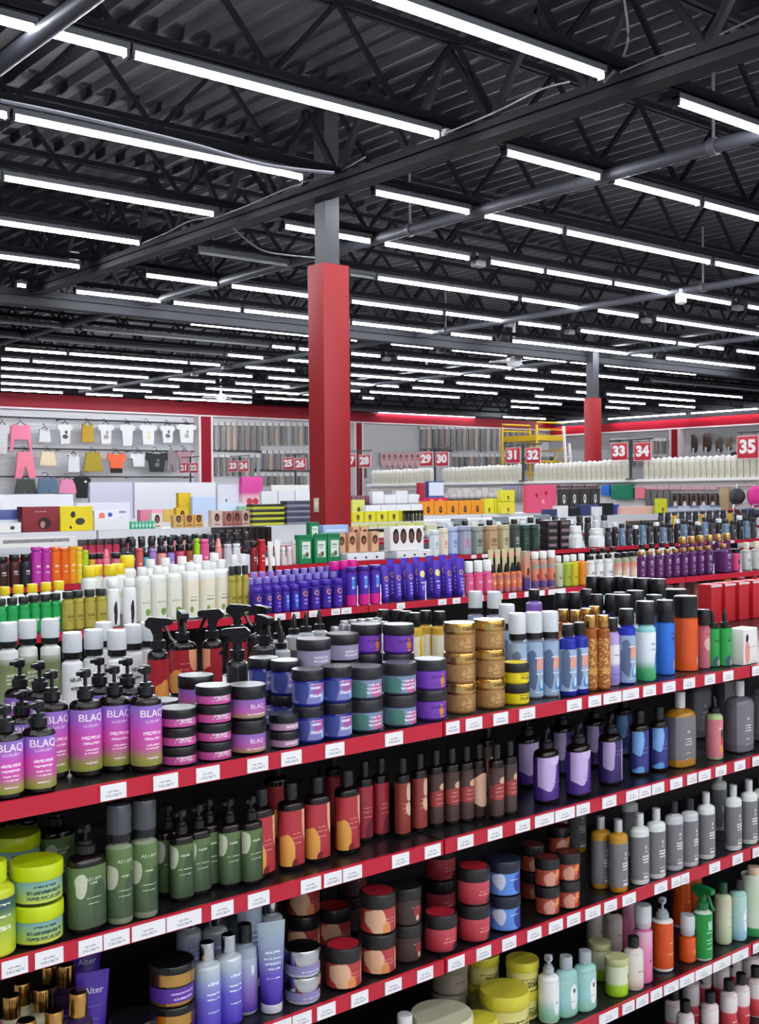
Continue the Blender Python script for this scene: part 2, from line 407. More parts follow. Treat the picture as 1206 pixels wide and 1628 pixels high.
# open-web roof joists, one above each row of lights
ROWY = [4.70 + 1.527*k for k in range(-7, 15)] + [27.6, 29.1]
def joist(y):
    bm = bmesh.new(); zb, zt = 2.74, ZD-.02
    for z in (zb, zt-.03):
        for dy in (-.03, .03): box(bm, ((X0+X1)/2, y+dy, z), (X1-X0, .035, .05))
    x = X0+.3; up = True
    while x < X1-.6:
        bar(bm, (x, y, zb if up else zt-.03), (x+.55, y, zt-.03 if up else zb), .016, square=True); x += .55; up = not up
    return mesh('roof_joist', bm, DARK)
for y in ROWY:
    struct('roof_joist', joist(y))
for o in [o for o in COL.objects if o.name.startswith('roof_joist')]: o.location.z = CZ
# girders
def girder(name, a, b, z0, z1, m, wdt=.22):
    bm = bmesh.new(); a, b = Vector(a), Vector(b); L = (b-a).length; ax = (b-a).normalized(); side = Vector((-ax.y, ax.x, 0)); c = (a+b)/2
    sz = lambda w_, h_: (L if abs(ax.x) > .5 else w_, w_ if abs(ax.x) > .5 else L, h_)
    h = z1-z0
    box(bm, (c.x, c.y, z0+h*.2), sz(wdt, h*.40)); box(bm, (c.x, c.y, z1-h*.2), sz(wdt, h*.40)); box(bm, (c.x, c.y, (z0+z1)/2), sz(wdt*.55, h*.5))
    n = int(L/.9)
    for i in range(n):
        p = a + ax*(L*(i+.1)/n); q = a + ax*(L*(i+.6)/n); r_ = a + ax*(L*(i+1.1)/n)
        bar(bm, (p.x, p.y, z1), (q.x, q.y, ZD), .025, square=True); bar(bm, (q.x, q.y, ZD), (r_.x, r_.y, z1), .025, square=True)
    return struct(name, mesh(name, bm, m), (0, 0, CZ))
girder('roof_girder', (6.1, Y0, 0), (6.1, 14.2, 0), 2.585, 2.715, STEEL, .16)
girder('roof_girder', (X0, 14.35, 0), (X1, 14.35, 0), 2.46, 2.66, STEEL, .2)
girder('roof_girder', (17.2, Y0, 0), (17.2, Y1, 0), 2.72, 2.84, STEEL, .2)
# columns wrapped in red board
def column(x, y, wx, wy, ztop, sx, st):
    bm = box(bmesh.new(), (x+wx/2, y+wy/2, (ztop-CZ)/2), (wx, wy, ztop+CZ), bev=.004)
    o = struct('red_column', mesh('red_column', bm, mat('a0272c', .45, spec=.3)), (0, 0, CZ))
    p = obj('steel_post', mesh('steel_post', box(bmesh.new(), (x+wx/2+st, y+wy/2, (ztop+ZD)/2), (sx, sx, ZD-ztop)), mat('3a3a41', .5)), o)
    return o
cx1 = atY(554.4, 417, 8.07).x; c1 = column(6.1, 8.07, cx1-6.1, .23, 2.03, .155, -.01)
o = empty('switch_plate', C(6.098, 8.19, atX(502, 803, 6.1).z)); tag(o, 'cream switch plate on the near red column', 'switch plate')
obj('plate', mesh('plate', box(bmesh.new(), (-.006, 0, 0), (.012, .062, .125), bev=.003), mat('e9dcc0', .4)), o); obj('rocker_switch', mesh('rocker_switch', box(bmesh.new(), (-.014, 0, 0), (.008, .028, .06), bev=.002), mat('f4ecd8', .4)), o)
xx = atY(943, 640, 14.1).x; c2 = column(xx, 14.1, .23, .23, atY(955, 633, 14.1).z, .17, 0)
# red header board along the back wall, with white edge, and piers
RED2 = mat('930f24', .45, spec=.2)
ZB = 2.38
def hdr(name, a, b, m): return slab(name, a, b, m)
hdr('trim_1', (X0, Y1-.20, ZB), (atY(558, 650, Y1).x, Y1, 2.78), RED2)
hdr('trim_2', (atY(558, 650, Y1).x, Y1-.20, ZB), (X1, Y1, 2.68), RED2)
hdr('trim_3', (X0, Y1-.215, ZB-.045), (X1, Y1-.14, ZB), mat('e8d9da', .4))
for i, (p0, p1) in enumerate(((311, 327), (557, 566))):
    xa, xb = atY(p0, 700, Y1).x, atY(p1, 700, Y1).x
    hdr(f'trim_{4+i}', (xa, Y1-.30, -CZ), (xb, Y1, ZB-.05), RED2)
    hdr(f'trim_{6+i}', (xa-.07, Y1-.305, -CZ), (xa, Y1, ZB-.05), mat('e8d9da', .4)); hdr(f'trim_{8+i}', (xb, Y1-.305, -CZ), (xb+.07, Y1, ZB-.05), mat('e8d9da', .4))
# right wall header
hdr('trim_10', (X1-.20, Y0, 2.17), (X1, Y1-.2, 2.47), mat('9a1226', .45, spec=.2))
hdr('trim_11', (X1-.215, Y0, 2.12), (X1-.14, Y1-.2, 2.17), mat('ead9da', .4))
ya, yb = atX(1085, 700, X1).y, atX(1075, 700, X1).y
hdr('trim_12', (X1-.3, ya, -CZ), (X1, yb, 2.12), mat('9a1226', .45, spec=.2))
hdr('trim_13', (X1-.305, ya-.09, -CZ), (X1, ya, 2.12), mat('ead9da', .4)); hdr('trim_14', (X1-.305, yb, -CZ), (X1, yb+.09, 2.12), mat('ead9da', .4))
UPW = mat('26262c', .6, spec=.2)
hdr('trim_16', (X1-.06, Y0, 2.47), (X1, Y1, ZD), UPW); hdr('trim_17', (X0, Y1-.06, 2.70), (X1-.06, Y1, ZD), UPW)
# dark duct bulkhead hung over the far aisle
xa, xb = atY(558, 650, 28.7).x, atY(806, 650, 28.7).x
slab('trim_15', (xa, 28.7, atY(680, 657, 28.7).z), (xb, 29.3, ZD), mat('3a4044', .5))

# ================================================================== CEILING LIGHTS
LZ = 2.62
LAMP = mat('f4f8ff', .4, emit=TUBE, key='lamp'); HOUS = mat('4e4f55', .5); UNLIT = mat('b9bac0', .35)
LIGHTS = []
def strip(x0, x1, y, lit=True, k=0, rot=False):
    L = x1-x0
    o = empty('strip_light', C((x0+x1)/2, y, LZ))
    obj('housing', mesh('housing', box(bmesh.new(), (0, 0, .042), (L, .07, .04)), HOUS), o)
    obj('diffuser', mesh('diffuser', lathe([(.0165, -L/2+.02), (.0165, L/2-.02)], 8), LAMP if lit else UNLIT), o).rotation_euler = (0, math.pi/2, 0)
    for s in (-1, 1): obj('end_cap', mesh('end_cap', box(bmesh.new(), (s*(L/2-.01), 0, .008), (.02, .056, .062)), HOUS), o)
    if rot: o.rotation_euler = (0, 0, math.pi/2)
    LIGHTS.append((o, k, lit)); return o
SEG = {0: [(1073, 1300)], 1: [(-60, 57), (62, 203), (207, 697), (800, 952), (971, 1110), (1114, 1400)], 2: [(-90, 13), (18, 481), (592, 745), (765, 892), (896, 1127), (1132, 1400)],
 3: [(-160, 0), (2, 340), (449, 588), (607, 745), (776, 863), (865, 971), (973, 1067), (1081, 1160), (1185, 1400)], 4: [(-100, 222), (597, 822), (826, 928), (947, 1013), (1040, 1290)],
 5: [(-150, 127), (229, 345), (365, 500), (556, 703), (705, 799), (821, 890), (920, 1073), (1075, 1149), (1168, 1300)], 6: [(24, 42), (118, 256), (273, 382), (385, 555), (557, 690), (714, 781), (812, 1036), (1056, 1199)],
 7: [(300, 500), (555, 567), (619, 688), (716, 805), (829, 939), (958, 1105)], 8: [(430, 469), (473, 500), (556, 604), (629, 853), (874, 1014)], 9: [(360, 418), (455, 490), (556, 778), (801, 938), (993, 1179)],
 10: [(6, 106), (108, 298), (300, 350), (388, 468), (556, 704), (724, 863), (914, 948), (963, 1104)], 11: [(0, 47), (50, 290), (327, 401), (425, 500), (556, 633), (654, 790), (849, 943), (966, 1025), (1046, 1104)],
 12: [(0, 236), (266, 342), (373, 460), (556, 572), (586, 730), (811, 892), (961, 1000)], 13: [(0, 186), (222, 285), (326, 400), (405, 490), (575, 594), (811, 856)], 14: [(0, 145), (178, 241), (274, 400), (420, 490)], 15: [(0, 100), (135, 195), (229, 400)]}
for k, L in SEG.items():
    y = 4.70 + 1.527*k
    if k == 15: y = 27.6
    for p0, p1 in L: strip(xon(p0, y, LZ), xon(p1, y, LZ), y, True, k)
strip(3.32, xon(958, 4.70, LZ), 4.70, True, 0); strip(.86, 3.3, 4.70, True, 0)
for k in range(-7, 0):        # the rows above and behind the viewer, same spacing
    y = 4.70 + 1.527*k
    for a, b in ((-3.6, -1.2), (-1.15, 1.25), (1.3, 3.3), (3.35, 5.75), (6.45, 8.85), (8.9, 11.3)): strip(a, b, y, True, k)
for k, p0, p1 in ((4, 312, 458), (4, 553, 595), (8, -40, 120), (8, 128, 428), (9, -40, 50), (9, 57, 355), (8, 1035, 1260)): 
    y = 4.70+1.527*k; strip(xon(p0, y, LZ), xon(p1, y, LZ), y, False, k)
for p0, p1 in ((876, 945), (966, 1091), (1098, 1206)):     # along the right wall
    ya, yb = atX(p0, 660, 33.1).y, atX(p1, 652, 33.1).y; o = strip(yb, ya, 0, True, 99, True); o.location = C(33.1, (ya+yb)/2, LZ)
for p0, p1, Y_, z_ in ((600, 755, 29.66, 2.72), (798, 867, 28.0, LZ)):                    # over the red header at the back
    strip(xon(p0, Y_, z_), xon(p1, Y_, z_), Y_, True, 98).location.z = CZ+z_
fam = {}
for o, k, lit in LIGHTS: fam.setdefault((k, lit), []).append(o)
for (k, lit), L in fam.items():
    L.sort(key=lambda o: proj(o.location - Vector((0, 0, CZ)))[0])
    where = 'above the red header of the right wall' if k == 99 else ('over the red header of the back wall' if k == 98 else (f'in the {ordw(k+1)} ceiling row back' if k >= 0 else f'in the {ordw(-k)} ceiling row behind the viewer'))
    for i, o in enumerate(L):
        tag(o, f"{'lit white' if lit else 'unlit grey'} strip light {where}, " + ('leftmost' if i == 0 else f'{ordw(i+1)} from left'), 'ceiling light', f"{'lit' if lit else 'unlit'} strip lights {where}")
# pipes, hangers and cables under the roof
def pipe(x, y0, y1, z, r, lab, hang=()):
    o = empty('ceiling_pipe', C(x, y0, z)); tag(o, lab, 'pipe')
    obj('pipe_run', mesh('pipe_run', bar(bmesh.new(), (0, 0, 0), (0, y1-y0, 0), r, 12), PIPE), o)
    for y in hang: obj('hanger_rod', mesh('hanger_rod', lathe([(.012, r*.5), (.012, ZD-z)], 8, off=(0, y-y0, 0)), mat('6a6a70', .4)), o)
    for y in hang: obj('clamp', mesh('clamp', bar(bmesh.new(), (0, y-y0-.03, 0), (0, y-y0+.03, 0), r*1.25, 12), mat('55555c', .4)), o)
pipe(2.72, 0, 14.1, 2.60, .055, 'thick grey pipe crossing the ceiling above the nearest lights', (3, 9.5))
pipe(7.72, -5, 22, 2.66, .055, 'long grey pipe passing just behind the near red column', (8.75, 5.2, 12.5))
pipe(12.75, 2, 27, 2.62, .05, 'long grey pipe crossing the middle of the ceiling', (8.75, 13.6, 20))
pipe(17.75, 3, 25, 2.64, .05, 'grey pipe beyond the far red column top', (9, 13, 17))
def cable(pts, lab, r=.006, h='77777e'):
    P = [Vector(p) for p in pts]; Q = []
    for i in range(len(P)-1):
        p0, p1, p2, p3 = P[max(i-1, 0)], P[i], P[i+1], P[min(i+2, len(P)-1)]
        for k in range(6):
            t = k/6; Q.append(.5*((2*p1)+(p2-p0)*t+(2*p0-5*p1+4*p2-p3)*t*t+(3*p1-p0-3*p2+p3)*t**3))
    Q.append(P[-1]); c = Q[0]
    o = obj('cable', mesh('cable', tube_path(bmesh.new(), [q-c for q in Q], r), mat(h, .4)), None, C(*c)); tag(o, lab, 'cable')
A_ = lambda px, py, Y: tuple(atY(px, py, Y))
cable([A_(960, 130, 4.75), A_(985, 100, 4.75), A_(998, 60, 4.75), A_(992, 0, 4.75)], 'grey cable looping up from the nearest strip light end', .009)
cable([A_(706, 213, 5.95), A_(760, 190, 5.6), A_(800, 172, 5.3), A_(860, 142, 5.1), A_(905, 130, 4.9)], 'thin grey cable lying along the near dark girder')
cable([A_(1206, 25, 3.9), A_(1130, 60, 4.2), A_(1050, 88, 4.5), A_(985, 115, 4.7)], 'thin cable rising along the girder toward the upper corner')
cable([A_(480, 290, 7.75), A_(505, 283, 7.75), A_(540, 272, 7.75), A_(580, 250, 7.0)], 'cable tangle over the top of the near column')
cable([A_(340, 347, 9.4), A_(380, 332, 9.0), A_(420, 315, 8.6), A_(455, 300, 8.2), A_(480, 292, 7.9)], 'pale cable strung between two light ends left of the column')
cable([A_(225, 387, 10.8), A_(265, 370, 10.4), A_(300, 352, 10.0), A_(338, 345, 9.5)], 'pale cable strung along the girder further left of the column')
cable([A_(370, 362, 9.3), A_(400, 388, 9.3), A_(430, 402, 9.3), A_(500, 410, 9.3)], 'dark cable sagging left of the near column', .008, '55555b')
cable([A_(0, 160, 6.2), A_(120, 185, 6.2), A_(300, 228, 6.2), A_(420, 262, 6.2), A_(530, 275, 6.2)], 'dark conduit above the second row of lights', .012, '606068')
for i, (px, k) in enumerate(((760, 3), (1172, 3), (905, 5), (1027, 4), (809, 5), (701, 7), (614, 8), (358, 10), (309, 11))):
    y = 4.70+1.527*k
    o = empty('driver_box', C(xon(px, y, LZ), y, LZ-.04)); tag(o, f'grey driver box in a gap of the {ordw(k+1)} ceiling row' + (', beside the pipe' if px in (809, 1172) else ''), 'junction box')
    obj('box_cover', mesh('box_cover', box(bmesh.new(), (0, 0, .0), (.15, .10, .07), bev=.01), mat('77777d', .4)), o); obj('bracket', mesh('bracket', box(bmesh.new(), (0, 0, .06), (.05, .06, .06)), STEEL), o)
    obj('lead', mesh('lead', tube_path(bmesh.new(), [(.03, 0, .03), (.06, .03, .06), (.04, .04, .10), (0, .03, .14)], .008), mat('a2a2a6')), o)
# small drop boxes at the girder end and the drop-pole ceiling units
q = atX(711, 214, 6.1); o = empty('emergency_light', C(6.1, q.y, 2.752)); tag(o, 'small white emergency light box on the near girder', 'emergency light')
obj('light_case', mesh('light_case', box(bmesh.new(), (0, 0, 0), (.09, .06, .07), bev=.008), WHITE), o); obj('lens', mesh('lens', box(bmesh.new(), (0, -.034, -.005), (.06, .01, .04)), CLEAR), o)
q = atX(118, 407, 6.1); o = empty('emergency_light', C(6.1, q.y, q.z)); obj('stem', mesh('stem', bar(bmesh.new(), (0, 0, 2.7-q.z), (0, 0, 0), .012), STEEL), o); tag(o, 'small twin-lens emergency light hanging above the girder, far left', 'emergency light')
obj('light_case', mesh('light_case', box(bmesh.new(), (0, 0, 0), (.11, .06, .10), bev=.008), mat('c9c9cc')), o)
for s in (-1, 1): obj('lens', mesh('lens', box(bmesh.new(), (-.03*s, -.034, .02*s), (.035, .01, .03)), WHITE), o)
def fan(px, ptop, pbot, Y, lab):
    top, bot = atY(px, ptop, Y), atY(px, pbot, Y)
    o = empty('ceiling_fan', C(bot.x, Y, bot.z)); tag(o, lab, 'fan'); h = top.z-bot.z; wm = mat('ededee', .35)
    obj('downrod', mesh('downrod', lathe([(.028, .08), (.028, h)], 10), wm), o)
    obj('motor', mesh('motor', lathe([(.03, .13), (.13, .10), (.15, .02), (.10, -.05), (.03, -.07)], 16), wm), o)
    for i in range(3):
        b = bmesh.new(); box(b, (.29, 0, .03), (.36, .12, .012), bev=.004); bmesh.ops.rotate(b, verts=b.verts, cent=(0, 0, .03), matrix=Matrix.Rotation(.12, 3, 'X'))
        bmesh.ops.rotate(b, verts=b.verts, cent=(0, 0, 0), matrix=Matrix.Rotation(i*2.09+.5, 3, 'Z')); obj('blade', mesh('blade', b, wm), o)
fan(817, 512, 578, 14.9, 'white ceiling fan on a long rod, nearest of the three'); fan(678, 552, 603, 21.5, 'white ceiling fan on a rod right of the near column'); fan(351, 590, 634, 25, 'white ceiling fan on a rod left of the near column')
o = empty('security_camera', C(*atX(1082, 474, 12.6))); tag(o, 'small white spotlight clamped under the middle ceiling pipe', 'spotlight')
obj('lamp_head', mesh('lamp_head', lathe([(.03, -.08), (.07, -.06), (.07, .05), (.04, .07)], 14), WHITE), o); obj('bracket', mesh('bracket', box(bmesh.new(), (0, 0, .09), (.03, .03, .06)), WHITE), o); o.name = 'ceiling_spotlight'

# ================================================================== THE RACKS
TAGM = label('f3f1f1', bars=((.001, .0016, .012), (-.006, .0025, .016)), bar='b4b2b8', rough=.4)
RAILM = mat('bd1430', .35); SHELF = mat('161618', .3); RACKB = mat('0d0d10', .6); RACKW = mat('e4e4e6', .4)
def rack_section(x0, x1, yf, depth, tops, lab, tags=None, shelf=SHELF, back=RACKB, rail=RAILM, rear=True, deep=.42, group=None, top_full=True, cat='shelving unit', rail_h=.032):
    tops = [t-.0015 for t in tops]
    o = empty('gondola_rack', C((x0+x1)/2, yf, -CZ)); W = x1-x0 - .006; zb = -CZ
    P = lambda name, c, s, m, par=o, bev=0: obj(name, mesh(name, box(bmesh.new(), c, s, bev=bev), m), par)
    zt = tops[0]-zb
    yb = deep + .02
    P('back_panel', (0, yb+.015, (zt-.04)/2+.02), (W, .03, zt-.06), back)
    for s in (-1, 1): P('upright', (s*(W/2-.02), yb+.045, (zt-.03)/2), (.035, .03, zt-.04), back)
    P('kick_plate', (0, .03, .06), (W, .03, .12), back)
    for i, z in enumerate(tops):
        d = depth if (i == 0 and top_full) else deep
        sh = P('shelf', (0, d/2+.004, z-zb-.011), (W, d, .022), shelf)
        bm = bmesh.new(); box(bm, (0, .0, z-zb-rail_h/2+.002), (W, .008, rail_h)); r = obj('price_rail', mesh('price_rail', bm, rail), sh)
        for a, b in (tags or {}).get(i, ()):
            if x0 <= (a+b)/2 < x1:
                a2, b2 = max(a, x0+.004), min(b, x1-.004)
                t = obj('price_tag', mesh('price_tag', box(bmesh.new(), (0, 0, 0), (b2-a2, .002, rail_h*.86)), TAGM), sh, ((a2+b2)/2-(x0+x1)/2, -.0058, z-zb-rail_h/2+.002))
        if rail_h > .02 and i < 5:
            for s in (-1, 1): obj('shelf_bracket', mesh('shelf_bracket', prism(bmesh.new(), [(s*(W/2-.004), z-zb-.025), (s*(W/2-.007), z-zb-.025), (s*(W/2-.007), z-zb-.05), (s*(W/2-.004), z-zb-.05)], .05, d-.03), shelf), sh)
    tag(o, lab, cat, group); return o
YN = 1.88; S1, S2, S3, S4, S5 = -.512, -.777, -1.045, -1.327, -1.60
def iv(L, Y, z): return [(xon(a, Y, z), xon(b, Y, z)) for a, b in L]
TG = {0: iv([(157, 198), (241, 280), (309, 346), (390, 423), (444, 476), (514, 544), (609, 637), (706, 727), (737, 763), (781, 804), (822, 847), (898, 921), (932, 952), (956, 984), (986, 1012), (1019, 1039), (1050, 1070), (1083, 1101), (1117, 1133), (1146, 1162), (1190, 1206)], YN, S1),
 1: iv([(0, 42), (53, 98), (122, 160), (162, 203), (207, 260), (262, 317), (333, 368), (391, 425), (475, 507), (512, 540), (542, 572), (620, 647), (672, 697), (724, 749), (772, 795), (816, 839), (847, 877), (879, 910), (913, 934), (954, 976), (992, 1011), (1012, 1031), (1033, 1052), (1062, 1081), (1089, 1104), (1107, 1126), (1134, 1151), (1164, 1181), (1192, 1206)], YN, S2),
 2: iv([(429, 460), (462, 492), (501, 530), (555, 582), (609, 635), (660, 685), (709, 735), (754, 777), (795, 817), (835, 857), (869, 891), (898, 919), (927, 951), (957, 977), (986, 1007), (1037, 1057), (1064, 1078), (1079, 1092), (1124, 1141), (1161, 1177), (1190, 1206)], YN, S3),
 3: iv([(949, 979), (986, 1005), (1008, 1027), (1031, 1049), (1052, 1075), (1077, 1100), (1102, 1128), (1130, 1158), (1160, 1186), (1190, 1206)], YN, S4)}
XJ = [.52, 1.742, 2.962, 4.18]
for i in range(3):
    rack_section(XJ[i], XJ[i+1], YN, .92, [S1, S2, S3, S4, S5, -1.78], f"black gondola rack with red price rails, {('holding the pink pump bottles', 'holding gold and purple jars', 'at the far right edge')[i]}", TG, deep=.44, group='near black gondola racks')
W1, W2, W3, W4, W5 = "nearest rack's top shelf", "nearest rack's second shelf", "nearest rack's third shelf", "nearest rack's fourth shelf", "nearest rack's lowest shelf"
TX = mat('fbeef4', .4); TXG = mat('dfe6d4', .4)

# ------------------------------------------------------------------ kinds on the nearest rack
BLQ = label([(0, '8d9140'), (.12, '9c9350'), (.26, 'c45c9c'), (.5, 'd64fb0'), (.75, 'b463c6'), (1, '8a72c4')], .014, .125, bars=((.062, .0022, .016), (.072, .003, .018), (.050, .0015, .014), (.044, .0015, .014), (.026, .0015, .012)), bar='f6d9ea')
BLQS = label([(0, '8d9140'), (.12, '9c9350'), (.26, 'c45c9c'), (.5, 'd64fb0'), (.75, 'b463c6'), (1, '8a72c4')], .01, .1, bars=((.048, .002, .016), (.057, .0026, .017), (.039, .0013, .014), (.032, .0013, .014), (.02, .0013, .012)), bar='f6d9ea')
def blaq(H, hh, R, desc, lb): return bottle('pump_bottle', 'bottle', desc, R, H, DARKB, lb, (.08, .86), 'pump', BLACK, hh, texts=(('BLAQ', .0185, .755, TX, .0002, .98), ('LUXURY', .0068, .655, TX, 0, 1.15)))
K_blaq = blaq(.195, .052, .029, 'tall pink ombre pump bottle', BLQ); K_blaqs = blaq(.157, .042, .029, 'short pink ombre pump bottle', BLQS)
OLIVE = label([(0, '9aa57c'), (.7, '7d8b5c'), (1, 'eef0ea')], .0, .13, bars=((.05, .002, .012), (.06, .002, .014), (.07, .003, .012)), bar='dfe4d0')
K_foamo = bottle('foam_bottle', 'bottle', 'clear-capped olive and white foam bottle', .0245, .2, mat('e6e8e2', .3), OLIVE, (.05, .8), 'foam', BLACK, .062, nr=.016)
K_foamw = bottle('foam_bottle', 'bottle', 'clear-capped white foam bottle with ribbed black collar', .0245, .19, mat('e9e9ea', .3), label('ececea', bars=((.06, .004, .012), (.08, .005, .014)), bar='3a3a3c'), (.05, .8), 'foam', BLACK, .062, nr=.016)
REDP = label('a8242f', blobs=(('e3a07a', .026, .11, .016, .05), ('e39a4a', -.02, .03, .018, .035)), bars=((.08, .0015, .012), (.065, .0015, .012)), bar='d98f8b')
K_spr = bottle('spray_bottle', 'bottle', 'red and peach trigger spray bottle', .035, .215, DARKB, REDP, (.04, .82), 'spray', BLACK, .075, sy=.7, p=2.6)
K_sprc = bottle('spray_bottle', 'bottle', 'dark clear-shouldered trigger spray bottle', .033, .21, mat('2a2a2c', .1), label('b0333a', z0=0, z1=.1), (.05, .6), 'spray', BLACK, .07, sy=.75)
PINKL = label([(0, 'c04a92'), (1, 'd069a8')], 0, .035, bars=((.016, .003, .018), (.009, .0012, .02)), bar='e7c3da')
K_jpink = jar('small pink-label black jar', .0355, .0358, mat('1b1013', .15), PINKL, BLACK, .45, lz=(.06, .54), texts=(('BLAQ', .009, .36, TX, 0),))
K_jbig = jar('large purple and olive label black jar', .038, .068, mat('1b1013', .15), label([(0, '97953f'), (.3, 'b8689a'), (.45, 'b85fb0'), (1, '8569b6')], .004, .042, bars=((.012, .0012, .02),), bar='efdde9'), BLACK, .36, texts=(('BLAQ', .012, .4, TX, 0),))
K_jsm = jar('small grey-pink label jar with black lid', .031, .0335, mat('24242a', .12), label('a98aa0', bars=((.01, .003, .014), (.018, .002, .014)), bar='f0d8e6'), BLACK, .45)
BLUEL = label('7f82bd', blobs=(('a7589c', .006, .036, .016, .016), ('3c4a8e', -.026, .03, .009, .03), ('a9c8ee', .022, .018, .008, .011)), bars=((.022, .003, .014), (.038, .0025, .012), (.046, .0012, .012)), bar='e8e6f4')
K_jblue = jar('cobalt blue jar with printed label', .034, .0755, mat('1c2488', .08), BLUEL, mat('1a1a22', .3), .27)
K_jdark = jar('wide smoky jar with blue-pink label', .039, .07, mat('2b3446', .1), label('7d8fae', blobs=(('c55f93', .008, .02, .018, .016), ('4f7f74', -.03, .02, .014, .02), ('a9d4ee', .03, .02, .009, .012)), bars=((.016, .0025, .018), (.024, .002, .018), (.032, .002, .016)), bar='e9e4ee'), mat('26262b', .35), .36)
K_jdark2 = jar('wide smoky jar with grey-lilac label', .039, .064, mat('22242e', .1), label('a59ab4', bars=((.016, .0025, .018), (.024, .002, .018)), bar='e9e4ee'), mat('26262b', .35), .36)
K_jpur = jar('purple jar with black lid', .0375, .0685, mat('57248c', .2), label('7b3fb4', blobs=(('d9903a', .004, .02, .007, .017),), bars=((.012, .0012, .02), (.03, .003, .022)), bar='4a2280'), mat('26262b', .35), .33)
GOLDB = label('b58a55', blobs=(('caa06a', -.01, .02, .014, .015),), bars=((.01, .002, .02), (.02, .0012, .018)), bar='8a5a30', rough=.3, metal=.3, speck='a87e49')
K_jgold = jar('gold jar with brassy lid', .0385, .07, mat('a67c48', .25, .35), GOLDB, GOLD, .32, sub=label('d9b673', bars=((.058, .005, .02),), bar='6a4a1c', rough=.25, metal=.9))
K_jyel = jar('bright yellow jar with black and yellow lid', .034, .05, mat('e9cf10', .35), label('ecd51a', bars=((.014, .004, .016), (.022, .0015, .018)), bar='6b5a10'), mat('1e1e1e', .4), .42, top=mat('e9cf10', .4))
HYD = label('9db4cf', blobs=(('e8a08a', .0, .085, .012, .016), ('4f8fcb', .006, .03, .014, .018), ('c9e2f4', .004, .036, .007, .012), ('5f6f8f', -.018, .07, .008, .05)), bars=((.10, .0015, .014), (.015, .0015, .014), (.06, .0015, .012)), bar='f3f3f6')
K_hydfoam = bottle('foam_bottle', 'bottle', 'clear-capped silver-blue foam bottle with droplet print', .023, .212, mat('8d93a6', .25), HYD, (.03, .95), 'foam', BLACK, .066, nr=.016)
K_hydcap = bottle('capped_bottle', 'bottle', 'cobalt bottle with black cap and droplet label', .022, .18, mat('1d2a9c', .08), HYD, (.08, .78), 'cap', BLACK, .03, nr=.012)
K_blackdome = bottle('capped_bottle', 'bottle', 'dark bottle with wide black dome cap', .022, .195, mat('20284c', .1), HYD, (.1, .6), 'cap', BLACK, .05, nr=.019, taper=.8)
K_amber = bottle('mist_bottle', 'bottle', 'slim amber bottle with gold cap', .0175, .193, mat('9a531c', .1), label('a4642a', speck='d8a860', bars=((.05, .008, .016),), bar='e0b65a'), (.04, .82), 'cap', GOLD, .03, nr=.012)
K_lilac = bottle('capped_bottle', 'bottle', 'lilac and white bottle with black cap', .021, .178, mat('b9a2d8', .25), label([(0, '8b79c4'), (.4, 'a898d8'), (.5, 'ece8f4'), (1, 'f0edf6')], .01, .11, bars=((.08, .0015, .012), (.03, .0015, .014)), bar='6d5fa8'), (.06, .75), 'cap', BLACK, .035, nr=.013)
K_bluemist = bottle('mist_bottle', 'bottle', 'blue-necked bottle with broad black disc cap', .0235, .2, mat('2233b4', .08), HYD, (.03, .82), 'cap', BLACK, .042, nr=.0175, taper=.9)
K_wg = bottle('capped_bottle', 'bottle', 'white bottle with green foot and black cap', .027, .215, mat('8fd3cf', .25), label([(0, '35a05a'), (.2, '52ad74'), (.4, 'dfe9ee'), (1, 'eef3f5')], .008, .13, blobs=(('6a7fc4', .016, .05, .014, .03),), bars=((.1, .003, .008), (.085, .002, .01)), bar='8a9a98'), (.02, .86), 'cap', BLACK, .062, nr=.021)
SPK = (('c4a09c', .016, .028, .016, .018), ('3f6a62', .02, .02, .008, .012))
K_bluehs = bottle('aerosol_can', 'can', 'bright blue aerosol can with tall black cap', .0255, .208, mat('2a6fd6', .3), label('2f74da', blobs=SPK, bars=((.1, .004, .008), (.115, .0015, .01)), bar='12306a'), (.01, .97), 'cap', BLACK, .06, nr=.02, hr=.0245)
K_orange = bottle('aerosol_can', 'can', 'large orange aerosol can with black cap', .033, .213, mat('e0571a', .3), label('e2581b', blobs=SPK, bars=((.08, .04, .0012),), bar='2a1408'), (.01, .97), 'cap', BLACK, .06, nr=.028, hr=.0325)
K_pinkhs = bottle('capped_bottle', 'bottle', 'dusty pink bottle with black cap', .0185, .17, mat('b9566a', .3), label('c06a78', blobs=(('6f8a5a', .004, .04, .01, .02), ('d8b0a8', -.006, .07, .008, .02)), bars=((.1, .001, .012),), bar='6a2030'), (.02, .9), 'cap', BLACK, .045, nr=.015)
K_green = bottle('dropper_bottle', 'bottle', 'bright green bottle with black dropper tip', .0195, .163, mat('2c9a45', .3), label('2fa14a', blobs=(('2a5a6a', -.006, .016, .01, .016), ('c0a898', .008, .012, .01, .012)), bars=((.075, .003, .01), (.085, .001, .012)), bar='0f4a20'), (.02, .97), 'drop', BLACK, .05, nr=.010)
K_box = carton('product_carton', 'box', 'white carton with pink bottle picture', .085, .05, .105, mat('efe9e4', .5), label('efe9e4', blobs=(('e3a08e', -.022, .036, .015, .034), ('1a1a1a', -.022, .078, .008, .012)), bars=((.05, .001, .04),), bar='8f8f88'))
K_redbox = carton('product_carton', 'box', 'plain red carton with pale rim', .068, .06, .15, mat('c3202c', .4), None, (('rim', mesh('rim', box(bmesh.new(), (0, -.0305, .144), (.07, .003, .008)), mat('eadfe0', .4))),))
